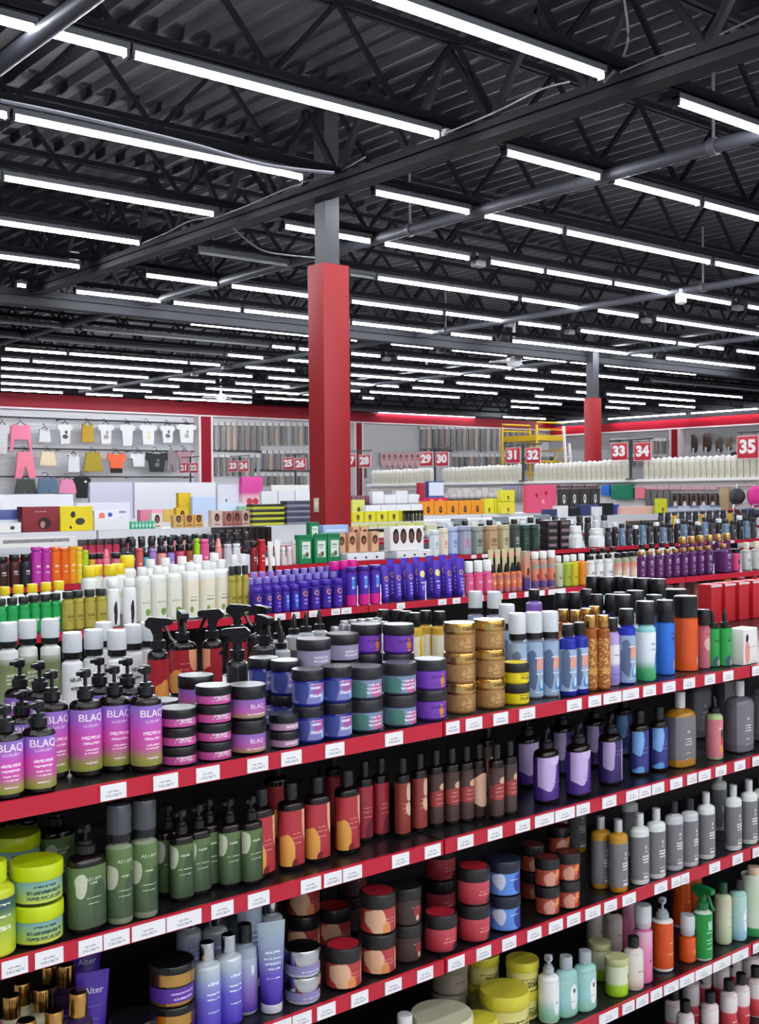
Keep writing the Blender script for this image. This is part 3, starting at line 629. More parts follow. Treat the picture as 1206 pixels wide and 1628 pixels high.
K_oil = bottle('oil_bottle', 'bottle', 'yellow oil bottle with black cap', .023, .16, mat('c9a53a', .15), label([(0, 'e8dcc0'), (1, 'efe4c8')], .0, .1, blobs=(('d8b414', .0, .05, .006, .05),)), (.05, .75), 'cap', BLACK, .04, nr=.014)
K_silv = bottle('travel_bottle', 'bottle', 'little bottle with silver-grey cap', .014, .14, mat('dfe0e2', .2), label('c9cdd6'), (.05, .7), 'cap', mat('b9bbc0', .25, .7), .03, nr=.010)
K_drops = bottle('spray_bottle', 'bottle', 'clear bottle with slim black sprayer', .025, .17, mat('c8ced0', .12, trans=.4), label('44464c'), (.05, .6), 'drop', BLACK, .055, nr=.012)
K_purm = bottle('capped_bottle', 'bottle', 'lavender round-shouldered bottle with black cap', .026, .2, mat('8a62b8', .2), label('9d7cc8'), (.05, .7), 'cap', BLACK, .035, nr=.014)
# second shelf
LIME = mat('c4d70e', .35)
K_limej = jar('lime-lidded jar with blue-yellow label', .0465, .07, mat('23301c', .15), label([(0, 'c8d23a'), (.35, 'a9c96a'), (1, '6fa3b4')], .004, .045, bars=((.014, .003, .03), (.024, .003, .03), (.034, .002, .02)), bar='33524a'), LIME, .36)
K_limeb = bottle('spray_bottle', 'bottle', 'lime yellow bottle with green label', .035, .16, mat('c6cf2c', .3), label([(0, 'ccd62c'), (.5, '8fae3e'), (.7, '2d5a60'), (1, '2a4c58')], .005, .12, bars=((.05, .004, .02), (.07, .002, .02), (.09, .002, .02)), bar='e6ecd0'), (.05, .8), 'cap', LIME, .035, nr=.018)
ASG = label([(0, '3f5236'), (.35, '4f6440'), (.7, '5b7242'), (1, '66804a')], .01, .14, blobs=(('c3c8ac', -.022, .085, .009, .022), ('3d5138', .012, .045, .016, .05)), bars=((.088, .0018, .008), (.062, .001, .014), (.052, .001, .012)), bar='b9c6a2')
TREE = TXG
def asim(desc, R, H, hh, head, lab, body=DARKB, name='pump_bottle', sy=.75, p=2.8, txt=True, **kw):
    return bottle(name, 'bottle', desc, R, H, body, lab, (.06, .84), head, kw.pop('hm', BLACK), hh, sy=sy, p=p, texts=((('AS I AM', R*.26, .68, TREE, 0, 1.0),) if txt else ()), **kw)
K_gpump = asim('large olive green bottle with dark pump', .034, .19, .05, 'pump', ASG)
K_gfoam = bottle('foam_bottle', 'bottle', 'tall olive foam bottle with smoked cap', .0242, .215, mat('8d9a7c', .25), ASG, (.08, .93), 'foam', BLACK, .068, nr=.016, clear=GREYCAP, texts=(('AS I AM', .0085, .78, TREE, 0, 1.0),))
K_gsm = asim('small olive green pump bottle', .0225, .175, .045, 'pump', ASG)
def redcap(desc, R, blobs, base='b2333b', H=.178, cap=.032, bars=((.075, .001, .010), (.066, .001, .012), (.055, .001, .010))):
    return asim(desc, R, H, cap, 'cap', label(base, blobs=blobs, bars=bars, bar='e0a79c'), name='shampoo_bottle', txt=False, hm=mat('1c1a1c', .3))
K_red = redcap('red bottle with peach wave label', .0275, (('e6b48e', .026, .105, .012, .05), ('e5a24a', -.02, .03, .014, .045), ('7a1f22', -.004, .014, .008, .01)))
K_dred = redcap('slim crimson bottle with plain label', .0185, (('6a2030', .012, .02, .02, .03),), 'a02b38')
K_peach = redcap('slim maroon bottle with peach circles', .0185, (('e3b79a', .008, .10, .010, .02), ('e3b79a', .006, .062, .010, .016)), '8f3a32')
K_brown = redcap('slim brown bottle with red band', .0185, (('9c3a38', .0, .066, .03, .02), ('d9ad90', .010, .092, .012, .008)), '4a3630')
K_plain = redcap('slim dark bottle with plain peach back label', .0185, (('d0a58c', .0, .07, .03, .04),), '2a1a18')
VIOL = lambda: label('4f2f86', blobs=(('cbb1e2', -.018, .085, .024, .055), ('d9c2ea', .004, .115, .02, .022)), bars=((.05, .001, .012), (.04, .001, .010)), bar='a58fd0')
K_viol = asim('purple and lilac pump bottle', .034, .187, .05, 'pump', VIOL(), txt=False)
K_viold = asim('dark purple pump bottle with lilac edge', .034, .187, .05, 'pump', label('3b2a66', blobs=(('c2abd8', .026, .06, .012, .06), ('b7a3cf', -.026, .09, .012, .05)), bars=((.09, .001, .012), (.08, .001, .010)), bar='9683c0'), txt=False)
K_blueb = asim('navy bottle with sky-blue wave label', .027, .176, .032, 'cap', label('3a3c86', blobs=(('7fb0e6', -.018, .095, .014, .04), ('6aa4e0', -.016, .012, .014, .014)), bars=((.075, .001, .012), (.062, .001, .010)), bar='9aa0d8'), txt=False, name='shampoo_bottle')
def bigb(desc, body, lab, cap, R=.045, H=.21, hh=.045): return bottle('litre_bottle', 'bottle', desc, R, H, body, lab, (.14, .86), 'cap', cap, hh, sy=.7, p=3.2, nr=.013, hr=.0145)
GREYL = lambda hb: label('77757a', z0=0, z1=.15, bars=((.1, .004, .005), (.08, .0015, .014), (.072, .0015, .012), (.064, .0015, .014), (.04, .001, .012), (.022, .003, .012)), bar=hb)
K_bamb = bigb('large amber litre bottle with grey label', mat('b07a22', .12), GREYL('e3dfe0'), mat('d9d9da', .3))
K_bgrey = bigb('large grey litre bottle with white stripe text', mat('6f6d74', .2), GREYL('f2f2f2'), mat('d6d6d8', .3))
K_pinkb = bottle('spray_bottle', 'bottle', 'pink label bottle with pale green shoulder', .0245, .18, mat('b5c98e', .2), label('d97f8a', blobs=(('c8453a', .006, .05, .008, .02), ('e4a53a', .004, .03, .009, .012), ('2a2224', .006, .075, .007, .014)), bars=((.09, .002, .01),), bar='f3d6d6'), (.05, .86), 'drop', BLACK, .045, nr=.012)
# third shelf
REDJL = label('b53a3d', blobs=(('e6b792', -.026, .03, .014, .03), ('e6b792', .03, .03, .01, .03), ('e08f52', -.008, .012, .010, .018)), bars=((.034, .001, .014), (.026, .001, .016)), bar='e0a79c')
K_rjar = jar('red-topped jar with peach swirl label', .0405, .088, mat('2a1412', .12), REDJL, mat('201c1d', .35), .33, top=mat('a8202c', .4), lz=(.06, .64))
K_bjar = jar('brown jar with red swirl and dot', .0365, .083, mat('261714', .12), label('3f2c28', blobs=(('8f2f30', .012, .03, .016, .012), ('e3a79c', .008, .016, .006, .006)), bars=((.04, .001, .01),), bar='b58f84'), mat('201c1d', .35), .3, lz=(.06, .66))
K_pjar = jar('crimson jar with pink sheen label', .0395, .086, mat('2a1412', .12), label([(0, '8f2a38'), (.25, 'b8323f'), (1, 'c8505a')], .005, .058, blobs=(('3a2430', .024, .01, .02, .012),), bars=((.034, .001, .016), (.026, .0014, .018)), bar='e4a0a0'), mat('201c1d', .35), .33, top=mat('a8202c', .4), lz=(.06, .64))
K_ujar = jar('blue jar with dark lid and wave label', .0405, .084, mat('1f2444', .12), label('5d8fdc', blobs=(('2f3a8c', .018, .03, .02, .024), ('cfd9ea', -.03, .036, .008, .02)), bars=((.04, .001, .012),), bar='dfe7f6'), mat('1d2236', .35), .3, lz=(.06, .66))
K_sjar = jar('small dark jar with orange flame label', .0315, .07, mat('201412', .12), label('b14a36', blobs=(('d99a86', -.016, .02, .012, .02), ('e08b3c', .004, .03, .008, .014), ('8c2a2a', .016, .016, .012, .014)), bars=((.03, .001, .01),), bar='e7c0b0'), mat('201c1d', .35), .32, top=mat('5c2320', .4))
def gbot(desc, body, cap, H=.187): return bottle('shampoo_bottle', 'bottle', desc, .0285, H, body, label('79787b', z0=0, z1=.14, bars=((.10, .004, .003), (.088, .0025, .004), (.075, .0025, .012), (.068, .002, .012), (.06, .002, .011), (.03, .0012, .01), (.02, .003, .01)), bar='f0f0f0'), (.09, .82), 'cap', cap, .032, sy=.8, nr=.0105, hr=.011)
K_gamb = gbot('amber bottle with grey label and silver cap', mat('c08a24', .12), mat('cdccce', .25, .4)); K_gwht = gbot('white bottle with grey label and pale cap', mat('dfe4dd', .25), mat('d7d7d9', .25, .3))
K_ggry = gbot('white bottle with grey label and black cap', mat('c9c9cb', .25), mat('222226', .3))
K_gcap = bottle('serum_bottle', 'bottle', 'cream bottle with polished gold cap', .026, .135, mat('eadfb9', .2), label('efe6c6'), (.05, .6), 'cap', GOLD, .04, nr=.014, hr=.0165)
K_gpur = bottle('serum_bottle', 'bottle', 'purple glass bottle with polished gold cap', .025, .15, mat('3a2a50', .08), label('4a2a8c', bars=((.06, .001, .012), (.04, .001, .012), (.03, .001, .01)), bar='d8c8f0'), (.05, .65), 'cap', GOLD, .042, nr=.014, hr=.0165)
K_hot = bottle('capped_bottle', 'bottle', 'hot pink bottle at the shelf end', .026, .13, mat('d0348c', .25), label('d84a9a', bars=((.05, .002, .014),), bar='f0c0dc'), (.05, .8), 'cap', mat('c63a90', .3), .035)
K_ptube = tube('purple flat tube with pale script', .062, .02, .165, mat('4a2a96', .3), mat('d3a35a', .25, .8), texts=(('Alter', .017, .80, mat('e9e2f4', .4)), ('- - - -', .012, .64, mat('b9a8de', .4)), ('-----', .010, .5, mat('a592d4', .4))))
K_stube = tube('silver to violet ombre tube', .06, .022, .18, label([(0, '3f2a9a'), (.35, '6a52c0'), (.6, '8a94b8'), (1, 'a9bcc2')], .02, .17, bars=((.12, .002, .016), (.108, .0015, .018), (.098, .002, .016), (.088, .0015, .014), (.07, .001, .014)), bar='eef0f6', metal=.3, rough=.25), mat('e2e4ea', .2), caph=.018)
K_gjar = jar('dark jar with gold ring and purple label', .0445, .078, mat('b58a4a', .2, .8), label('5b2f96', bars=((.016, .002, .02), (.026, .0015, .026)), bar='d9c9ef'), mat('121013', .2), .5, sub=GOLD, lz=(.12, .48))
K_vjar = jar('wide silver-lidded jar with lilac base', .0385, .055, mat('cfd0dc', .12), label('8f88b8', bars=((.012, .001, .02),), bar='eceaf4'), SILVER, .5, lz=(.12, .45))
K_sil = bottle('shampoo_bottle', 'bottle', 'silver-capped bottle with violet ombre body', .0265, .175, label([(0, '4a3ab4'), (.35, '6a6cc4'), (.6, '98b0c8'), (1, 'cfd6d8')], .0, .14, metal=.15, rough=.2), label([(0, '4f3cb8'), (.5, '6b62c8'), (1, 'aebfd2')], .01, .12, bars=((.1, .003, .012), (.08, .0015, .014), (.07, .0015, .014), (.045, .001, .012)), bar='f0f0fa', rough=.25), (.05, .75), 'cap', SILVER, .034, nr=.0125, hr=.0145)
K_sil2 = bottle('shampoo_bottle', 'bottle', 'clear violet bottle with black cap', .0255, .178, mat('9aa6b4', .1), label([(0, '5a2a9a'), (.4, '8a6fb8'), (1, 'b4c4c8')], .01, .12, bars=((.09, .01, .004),), bar='eef0f4', rough=.2), (.05, .8), 'cap', BLACK, .036, nr=.0125, hr=.0145)
# fourth shelf
K_yjar = jar('pale yellow jar with black band label', .042, .073, mat('d9d06a', .3), label([(0, 'd9d27a'), (.5, 'e2da86'), (1, 'd4ca62')], 0, .07, bars=((.018, .008, .018), (.03, .0015, .03)), bar='4a461e'), mat('d6cb3c', .4), .3, lz=(.06, .66))
K_cjar = jar('cream jar with ivory lid', .047, .075, mat('e6e2c2', .3), label('e9e5c8', bars=((.02, .002, .02),), bar='9a9468'), mat('d9d5b4', .4), .34)
K_tjar = jar('taupe jar with matching lid', .047, .08, mat('8a7f6e', .3), label('94897a', bars=((.03, .002, .02),), bar='5c5346'), mat('7f7566', .4), .34)
K_white = bottle('lotion_bottle', 'bottle', 'white bottle with clear pump', .026, .165, mat('f0f0ee', .25), label([(0, '8cc89a'), (.3, 'a8d8c8'), (.6, 'f2f4f2'), (1, 'f2f4f2')], .005, .1, blobs=(('f4f4f2', 0, .05, .012, .03),), bars=((.05, .004, .003),), bar='2c3a34'), (.04, .85), 'pump', FROST, .045)
K_aqua = bottle('lotion_bottle', 'bottle', 'aqua bottle with white oval label and clear cap', .0305, .15, mat('9fcfc6', .15), label([(0, '8fc9a8'), (.4, '9fd4d4'), (1, 'a6cfc2')], .005, .1, blobs=(('f6f6f4', .006, .05, .014, .032), ('2c3a34', .006, .066, .004, .006)), bars=((.04, .001, .008),), bar='6f8f88'), (.05, .8), 'cap', FROST, .03, sy=.75, p=2.6, nr=.013)
K_lime2 = jar('lime green tub with cream band', .0315, .1, mat('a9cc2e', .3), label([(0, '9fd01e'), (.35, 'b0d63c'), (.45, 'e4e8c8'), (1, 'e0e4c0')], .005, .075, blobs=(('2c3a24', .012, .05, .006, .008),)), mat('c9c890', .35), .16, lz=(.05, .8))
K_whbot = bottle('lotion_bottle', 'bottle', 'ivory bottle with black flip cap', .026, .138, mat('e8ddd2', .25), label([(0, 'cfa8a0'), (.3, 'e6d6cc'), (1, 'eee6de')], .005, .09, bars=((.05, .0015, .01),), bar='8a6a60'), (.05, .85), 'cap', BLACK, .028, nr=.012)
K_pfoam = bottle('foam_bottle', 'bottle', 'tall pink foam bottle with grey cap', .0245, .207, mat('dc7fa6', .25), label([(0, 'd86a9a'), (.6, 'e28ab0'), (1, 'efc2d2')], .0, .14, bars=((.06, .004, .004),), bar='8a2a50'), (.03, .95), 'foam', mat('c9b4be', .3), .06, nr=.016)
K_opump = bottle('pump_bottle', 'bottle', 'orange bottle with clear pump and white foot', .029, .2, mat('f0ece8', .25), label('d9541c', bars=((.08, .003, .006), (.05, .0015, .012)), bar='f2b08a'), (.07, .93), 'pump', FROST, .055, nr=.014, sh=.135)
K_ofoam = bottle('foam_bottle', 'bottle', 'small orange bottle with frosted cap', .0225, .13, mat('dd5c20', .25), label('de5a1e', blobs=(('f0a070', .004, .03, .006, .008),)), (.05, .93), 'foam', FROST, .055, nr=.015)
K_grn = bottle('spray_bottle', 'bottle', 'emerald bottle with green sprayer', .0265, .208, mat('d7e6d8', .25), label('1f9440', bars=((.1, .012, .008), (.08, .0015, .012), (.06, .0015, .012), (.05, .0015, .012), (.035, .0015, .012)), bar='c9ecd0'), (.05, .93), 'spray', mat('17753a', .35), .065, nr=.013)
K_pgr = bottle('capped_bottle', 'bottle', 'pale sage bottle with dark green cap', .024, .178, mat('c9d4ac', .25), label([(0, 'b8cc9a'), (.5, 'd8dcbc'), (1, 'd4c8a8')], .0, .13, bars=((.08, .003, .004), (.05, .001, .01)), bar='4f7a44'), (.05, .9), 'cap', mat('1f4a34', .35), .032)
K_pbl = bottle('capped_bottle', 'bottle', 'pale aqua bottle with black cap and arch label', .024, .178, mat('a8d2cc', .25), label([(0, '8ab8dc'), (.3, 'a8d4d8'), (1, 'b8d8cc')], .0, .13, blobs=(('f4f6f4', .004, .06, .012, .035),), bars=((.06, .001, .006),), bar='4a6a6a'), (.05, .9), 'cap', BLACK, .032)
K_bigw = bottle('litre_bottle', 'bottle', 'tall pale green bottle with dark green foot', .037, .2, mat('e3e9da', .25), label([(0, '2e8a4a'), (.14, '3f9a5a'), (.16, 'dfe8d8'), (.6, 'cfe0c0'), (1, 'dfe4d2')], .0, .17, blobs=(('2e8a5a', .0, .12, .012, .014),), bars=((.07, .001, .02),), bar='7fa884'), (.0, .98), 'cap', mat('e8c9b0', .35), .02)
K_tan = bottle('lotion_bottle', 'bottle', 'tan bottle with white cap', .03, .14, mat('c9a47c', .3), label('d2b08a', bars=((.05, .002, .014),), bar='8a6a48'), (.05, .8), 'cap', WHITE, .034, nr=.014)
K_blk = bottle('lotion_bottle', 'bottle', 'black bottle with white cap', .033, .125, mat('17171b', .3), label('1d1d22'), (.05, .8), 'cap', mat('cfcfd0', .35), .03, nr=.013)
REDS = label([(0, 'c8323c'), (.5, 'd9525a'), (.55, 'f0e6e4'), (1, 'f2ecea')], .0, .11, blobs=(('2a2024', .008, .05, .006, .012),), bars=((.03, .002, .012),), bar='f4d8d6')
K_reds = bottle('lotion_bottle', 'bottle', 'red and white bottle with black cap', .0245, .15, mat('ead9d6', .25), REDS, (.05, .85), 'cap', BLACK, .032, nr=.012)
K_redsp = bottle('spray_bottle', 'bottle', 'red and white bottle with black trigger', .0245, .19, mat('ead9d6', .25), REDS, (.05, .85), 'spray', BLACK, .06, nr=.012)

# ------------------------------------------------------------------ top shelf of the nearest rack
def P1(k, px, py, n=1, **kw): put(k, px, py, S1, W1, n, row='s1', **kw)
for px, py in ((20, 1275), (71, 1268)): P1(K_blaqs, px, py)
putY(K_blaqs, 48, 2.02, S1, W1, row='s1'); putY(K_blaqs, 4, 2.03, S1, W1, row='s1')
for px, py in ((85, 1238), (130, 1235), (176, 1230), (220, 1228)): P1(K_blaq, px, py)
for px, Y in ((35, 2.17), (63, 2.12), (163, 2.09), (205, 2.05)): putY(K_blaq, px, Y, S1, W1, row='s1')
for px, Y in ((12, 2.78), (45, 2.8), (81, 2.78)): putY(K_foamo, px, Y, S1, W1, row='s1')
for px, Y in ((116, 2.55), (150, 2.57), (187, 2.52), (212, 2.6), (238, 2.62)): putY(K_foamw, px, Y, S1, W1, row='s1')
putY(K_foamo, -18, 2.8, S1, W1, row='s1'); putY(K_foamw, 166, 2.7, S1, W1, row='s1')
for px, Y, rz_ in ((252, 2.5, .87), (291, 2.6, -.3), (338, 2.58, -2.27), (384, 2.64, .87)): putY(K_spr, px, Y, S1, W1, row='s1', rz=rz_)
putY(K_sprc, 378, 2.22, S1, W1, row='s1', rz=-2.27)
for px, Y in ((410, 2.62), (420, 2.4)): putY(K_sprc, px, Y, S1, W1, row='s1')
P1(K_jpink, 284, 1218, 3); P1(K_jpink, 340, 1210, 4); P1(K_jbig, 397, 1202, 2); putY(K_jpink, 252, 2.03, S1, W1, 3, row='s1'); putY(K_jbig, 312, 2.1, S1, W1, 2, row='s1')
P1(K_jsm, 452, 1190, 2); P1(K_jblue, 499, 1181, 2); P1(K_jblue, 531, 1178, 2); putY(K_jblue, 458, 2.07, S1, W1, 2, row='s1'); putY(K_jblue, 425, 2.12, S1, W1, 2, row='s1')
P1(K_jdark, 580, 1165, 2); P1(K_jdark, 636, 1157, 2); P1(K_jpur, 684, 1146, 2)
for px, Y, k in ((491, 2.06, K_jdark2), (545, 2.09, K_jdark2), (590, 2.10, K_jpur), (627, 2.06, K_jpur)): putY(k, px, Y, S1, W1, 3, row='s1')
P1(K_jgold, 731, 1135, 3); P1(K_jgold, 778, 1127, 3); P1(K_jyel, 820, 1120, 2)
for px, py in ((823, 1113), (851, 1110), (875, 1108)): P1(K_hydfoam, px, py)
for px, Y in ((756, 2.5), (786, 2.45), (806, 2.15)): putY(K_hydfoam, px, Y, S1, W1, row='s1')
for px, py in ((899, 1107), (921, 1103)): P1(K_hydcap, px, py)
for px, py in ((939, 1098), (958, 1097)): P1(K_amber, px, py)
for px, Y in ((897, 2.08), (914, 2.05), (932, 2.06), (945, 2.08)): putY(K_amber, px, Y, S1, W1, row='s1')
P1(K_lilac, 972, 1090); P1(K_bluemist, 996, 1088); P1(K_wg, 1026, 1083); P1(K_bluehs, 1057, 1073); P1(K_orange, 1090, 1067); P1(K_pinkhs, 1118, 1063); P1(K_green, 1133, 1060); P1(K_green, 1151, 1059); P1(K_box, 1180, 1056, rz=.1)
putY(K_bluehs, 1040, 2.08, S1, W1, row='s1'); putY(K_wg, 990, 2.1, S1, W1, row='s1'); putY(K_wg, 1010, 2.16, S1, W1, row='s1'); putY(K_orange, 1075, 2.12, S1, W1, row='s1')
for px, Y in ((892, 2.42), (913, 2.4), (932, 2.45), (952, 2.3), (968, 2.28), (985, 2.3)): putY(K_blackdome, px, Y, S1, W1, row='s1')
for px, Y in ((948, 2.62), (966, 2.58), (985, 2.55), (1003, 2.5), (1022, 2.45), (1043, 2.4)): putY(K_wg, px, Y, S1, W1, row='s1', h=None)
putY(K_purm, 849, 2.52, S1, W1, row='s1')
for px, Y in ((614, 2.66), (628, 2.64), (643, 2.6), (660, 2.54), (678, 2.56), (698, 2.52)): putY(K_oil, px, Y, S1, W1, row='s1')
for i in range(7): putY(K_silv, 533+i*13, 2.56+.03*(i % 2), S1, W1, row='s1')
for i in range(5): putY(K_silv, 548+i*14, 2.66, S1, W1, row='s1')
for px, Y in ((414, 2.75), (444, 2.62), (447, 2.45), (468, 2.68), (487, 2.7), (508, 2.72)): putY(K_drops, px, Y, S1, W1, row='s1')
for i in range(5): putY(K_redbox, 1128+i*22, 2.6, S1, W1, row='s1', rz=0)
# ------------------------------------------------------------------ second shelf
def P2(k, px, py, n=1, **kw): put(k, px, py, S2, W2, n, row='s2', **kw)
P2(K_limeb, 2, 1525); P2(K_limej, 60, 1515, 2); putY(K_limej, 30, 2.12, S2, W2, 2, row='s2')
P2(K_gpump, 138, 1483); putY(K_gpump, 86, 2.12, S2, W2, row='s2'); putY(K_gpump, 32, 2.24, S2, W2, row='s2')
P2(K_gfoam, 191, 1470); P2(K_gfoam, 230, 1460)
for px, py in ((295, 1431), (323, 1420), (361, 1411), (384, 1408), (268, 1424), (343, 1414)): P2(K_gsm, px, py)
for px, py in ((415, 1396), (463, 1383), (504, 1371), (552, 1357)): P2(K_red, px, py)
for px, py in ((580, 1338), (606, 1331)): P2(K_dred, px, py)
for px, py in ((640, 1331), (667, 1322)): P2(K_peach, px, py)
for px, py in ((693, 1315), (718, 1311), (742, 1307), (789, 1303), (810, 1296)): P2(K_brown, px, py)
P2(K_plain, 761, 1303); putY(K_dred, 530, 2.12, S2, W2, row='s2'); putY(K_red, 440, 2.14, S2, W2, row='s2'); putY(K_brown, 775, 2.1, S2, W2, row='s2')
P2(K_viol, 868, 1277); P2(K_viol, 919, 1267); P2(K_viold, 970, 1248); putY(K_viol, 838, 2.09, S2, W2, row='s2'); putY(K_viold, 893, 2.12, S2, W2, row='s2'); putY(K_viold, 945, 2.12, S2, W2, row='s2')
P2(K_blueb, 1016, 1233); P2(K_blueb, 1047, 1226); putY(K_blueb, 990, 2.14, S2, W2, row='s2')
P2(K_bamb, 1081, 1220); P2(K_pinkb, 1135, 1208); P2(K_bgrey, 1175, 1196); putY(K_bgrey, 1108, 2.15, S2, W2, row='s2'); putY(K_bgrey, 1215, 1.98, S2, W2, row='s2'); putY(K_bgrey, 1152, 2.2, S2, W2, row='s2')
# ------------------------------------------------------------------ third shelf
def P3(k, px, py, n=1, **kw): put(k, px, py, S3, W3, n, row='s3', **kw)
for px, Y in ((43, 1.93), (84, 1.93)): putY(K_gcap, px, Y, S3, W3, row='s3', s_=1) if False else putY(K_gcap, px, Y, S3, W3, row='s3')
putY(K_hot, 2, 1.95, S3, W3, row='s3'); putY(K_gpur, 123, 1.94, S3, W3, row='s3')
for px, Y in ((20, 2.04), (42, 2.07), (62, 2.04), (80, 2.12)): putY(K_gcap, px, Y, S3, W3, row='s3')
putY(K_gpur, 106, 2.07, S3, W3, row='s3')
putY(K_ptube, 165, 1.96, S3, W3, row='s3', rz=-.25); putY(K_ptube, 138, 2.1, S3, W3, row='s3', rz=-.2)
putY(K_gjar, 211, 1.94, S3, W3, 1, row='s3'); putY(K_gjar, 272, 1.94, S3, W3, 2, row='s3')
for px, Y in ((327, 1.935), (362, 1.94)): putY(K_sil, px, Y, S3, W3, row='s3')
for px, Y in ((306, 2.1), (338, 2.08), (418, 2.06)): putY(K_sil, px, Y, S3, W3, row='s3')
for px, Y in ((387, 1.95), (362, 2.15), (383, 2.1)): putY(K_sil2, px, Y, S3, W3, row='s3')
P3(K_stube, 428, 1612, rz=-.3); putY(K_stube, 408, 2.06, S3, W3, row='s3', rz=-.2)
P3(K_vjar, 481, 1598, 2)
P3(K_rjar, 546, 1576); P3(K_rjar, 601, 1552, 2); P3(K_bjar, 645, 1532, 2); P3(K_pjar, 700, 1517); P3(K_pjar, 753, 1500, 2); P3(K_ujar, 810, 1486, 2)
putY(K_rjar, 482, 2.13, S3, W3, 2, row='s3'); putY(K_rjar, 530, 2.12, S3, W3, 1, row='s3'); putY(K_pjar, 700, 2.1, S3, W3, 2, row='s3'); putY(K_bjar, 560, 2.16, S3, W3, 2, row='s3')
P3(K_sjar, 870, 1457, 2); P3(K_sjar, 908, 1449, 2); putY(K_sjar, 846, 2.02, S3, W3, 2, row='s3'); putY(K_sjar, 888, 2.08, S3, W3, 2, row='s3')
for px, py in ((955, 1413), (983, 1419)): P3(K_gamb, px, py)
for px, Y in ((893, 2.22), (913, 2.2)): putY(K_gamb, px, Y, S3, W3, row='s3')
for px, py in ((1021, 1408), (1046, 1398), (1122, 1366), (1165, 1352), (1190, 1342), (1212, 1336)): P3(K_gwht, px, py)
for px, py in ((1071, 1384), (1096, 1378)): P3(K_ggry, px, py)
putY(K_gwht, 1000, 2.08, S3, W3, row='s3'); putY(K_gwht, 1142, 2.05, S3, W3, row='s3')
# ------------------------------------------------------------------ fourth and lowest shelves
def P4(k, px, py, n=1, **kw): put(k, px, py, S4, W4, n, row='s4', **kw)
putY(K_blk, 582, 1.96, S4, W4, row='s4'); putY(K_tan, 648, 1.97, S4, W4, row='s4'); putY(K_cjar, 714, 1.95, S4, W4, 1, row='s4', h=80); putY(K_tjar, 715, 2.1, S4, W4, 2, row='s4')
putY(K_yjar, 768, 1.96, S4, W4, 1, row='s4'); putY(K_yjar, 794, 1.97, S4, W4, 1, row='s4', h=70); P4(K_yjar, 828, 1630, 2); putY(K_yjar, 768, 2.09, S4, W4, 2, row='s4')
P4(K_white, 868, 1627); P4(K_aqua, 899, 1618); P4(K_aqua, 930, 1608); P4(K_lime2, 980, 1586); putY(K_lime2, 953, 2.02, S4, W4, row='s4'); P4(K_whbot, 1007, 1575); P4(K_pfoam, 1022, 1564); putY(K_pfoam, 992, 2.1, S4, W4, row='s4')
putY(K_whbot, 955, 2.15, S4, W4, row='s4'); putY(K_whbot, 975, 2.12, S4, W4, row='s4')
P4(K_opump, 1053, 1546); P4(K_ofoam, 1093, 1531); P4(K_grn, 1121, 1530); P4(K_pgr, 1149, 1502); P4(K_pbl, 1173, 1496); P4(K_bigw, 1202, 1490); putY(K_opump, 1082, 2.1, S4, W4, row='s4'); putY(K_opump, 1100, 2.14, S4, W4, row='s4')
for px, Y in ((1089, 1.95), (1128, 1.94), (1158, 1.95), (1178, 1.95)): putY(K_reds, px, Y, S5, W5, row='s5')
for px, Y in ((1098, 2.05), (1118, 2.1), (1146, 2.06), (1170, 2.08), (1192, 2.04), (1213, 2.05)): putY(K_redsp, px, Y, S5, W5, row='s5')
for px, Y in ((1070, 2.02), (1136, 2.2), (1201, 1.95)): putY(K_reds, px, Y, S5, W5, row='s5')

# ================================================================== SECOND RACK, across the first aisle
Y2, Z2, Z2B = 4.10, -.515, -.80
TG2 = {0: iv([(409, 422), (435, 452), (462, 475), (490, 505), (525, 539), (541, 557), (629, 642), (695, 708), (718, 730), (754, 767), (785, 797), (807, 819), (832, 864), (866, 897), (987, 997), (1024, 1034)], Y2, Z2)}
for i in range(5):
    rack_section(.9+1.22*i, .9+1.22*(i+1), Y2, .92, [Z2, Z2B, -1.1, -1.4, -1.78], 'black gondola rack of the second row, ' + ('behind the foam bottles', 'under the purple tubes', 'under the pink and orange bottles', 'under the plum bottles', 'at its far right end')[i], TG2, deep=.44, group='gondola racks of the second row')
V2 = 'on the second rack'
def P2r(k, px, dy, h=None, wd=None, where=V2, row='r2', **kw): putY(k, px, Y2+dy, Z2, where, h=h, wd=wd, row=row, **kw)
WB = mat('eef0ec', .3)
def simp(name, desc, R, H, body, lab, cap, hh=.03, head='cap', lz=(.05, .8), p=2.0, sy=1.0, nr=None, hr=None, sh=None, cat='bottle', taper=1.0): return bottle(name, cat, desc, R, H, body, lab, lz, head, cap, hh, seg=14, p=p, sy=sy, nr=nr, hr=hr, sh=sh, taper=taper)
YEL = mat('f0d21e', .4)
K2_ywh = simp('capped_bottle', 'white bottle with bright yellow cap', .03, .2, WB, label('f2f3ee', bars=((.08, .01, .016),), bar='d9c94a'), YEL, .04, nr=.02)
K2_grn = simp('capped_bottle', 'green oil bottle with black and white cap', .026, .17, mat('1e9a4c', .2), label('25a556', bars=((.06, .006, .014),), bar='d6ead8'), mat('2a2c2c'), .03, nr=.018)
K2_olv = simp('capped_bottle', 'olive gold oil bottle with black cap', .026, .17, mat('a59a3c', .2), label('b3a64a', bars=((.06, .006, .014), (.045, .002, .012)), bar='6c6422'), mat('2a2c2c'), .03, nr=.018)
K2_wbk = simp('capped_bottle', 'white bottle with tall black print', .027, .185, WB, label('f0f0ee', blobs=(('28282a', .0, .05, .008, .05),)), WHITE, .03, nr=.018)
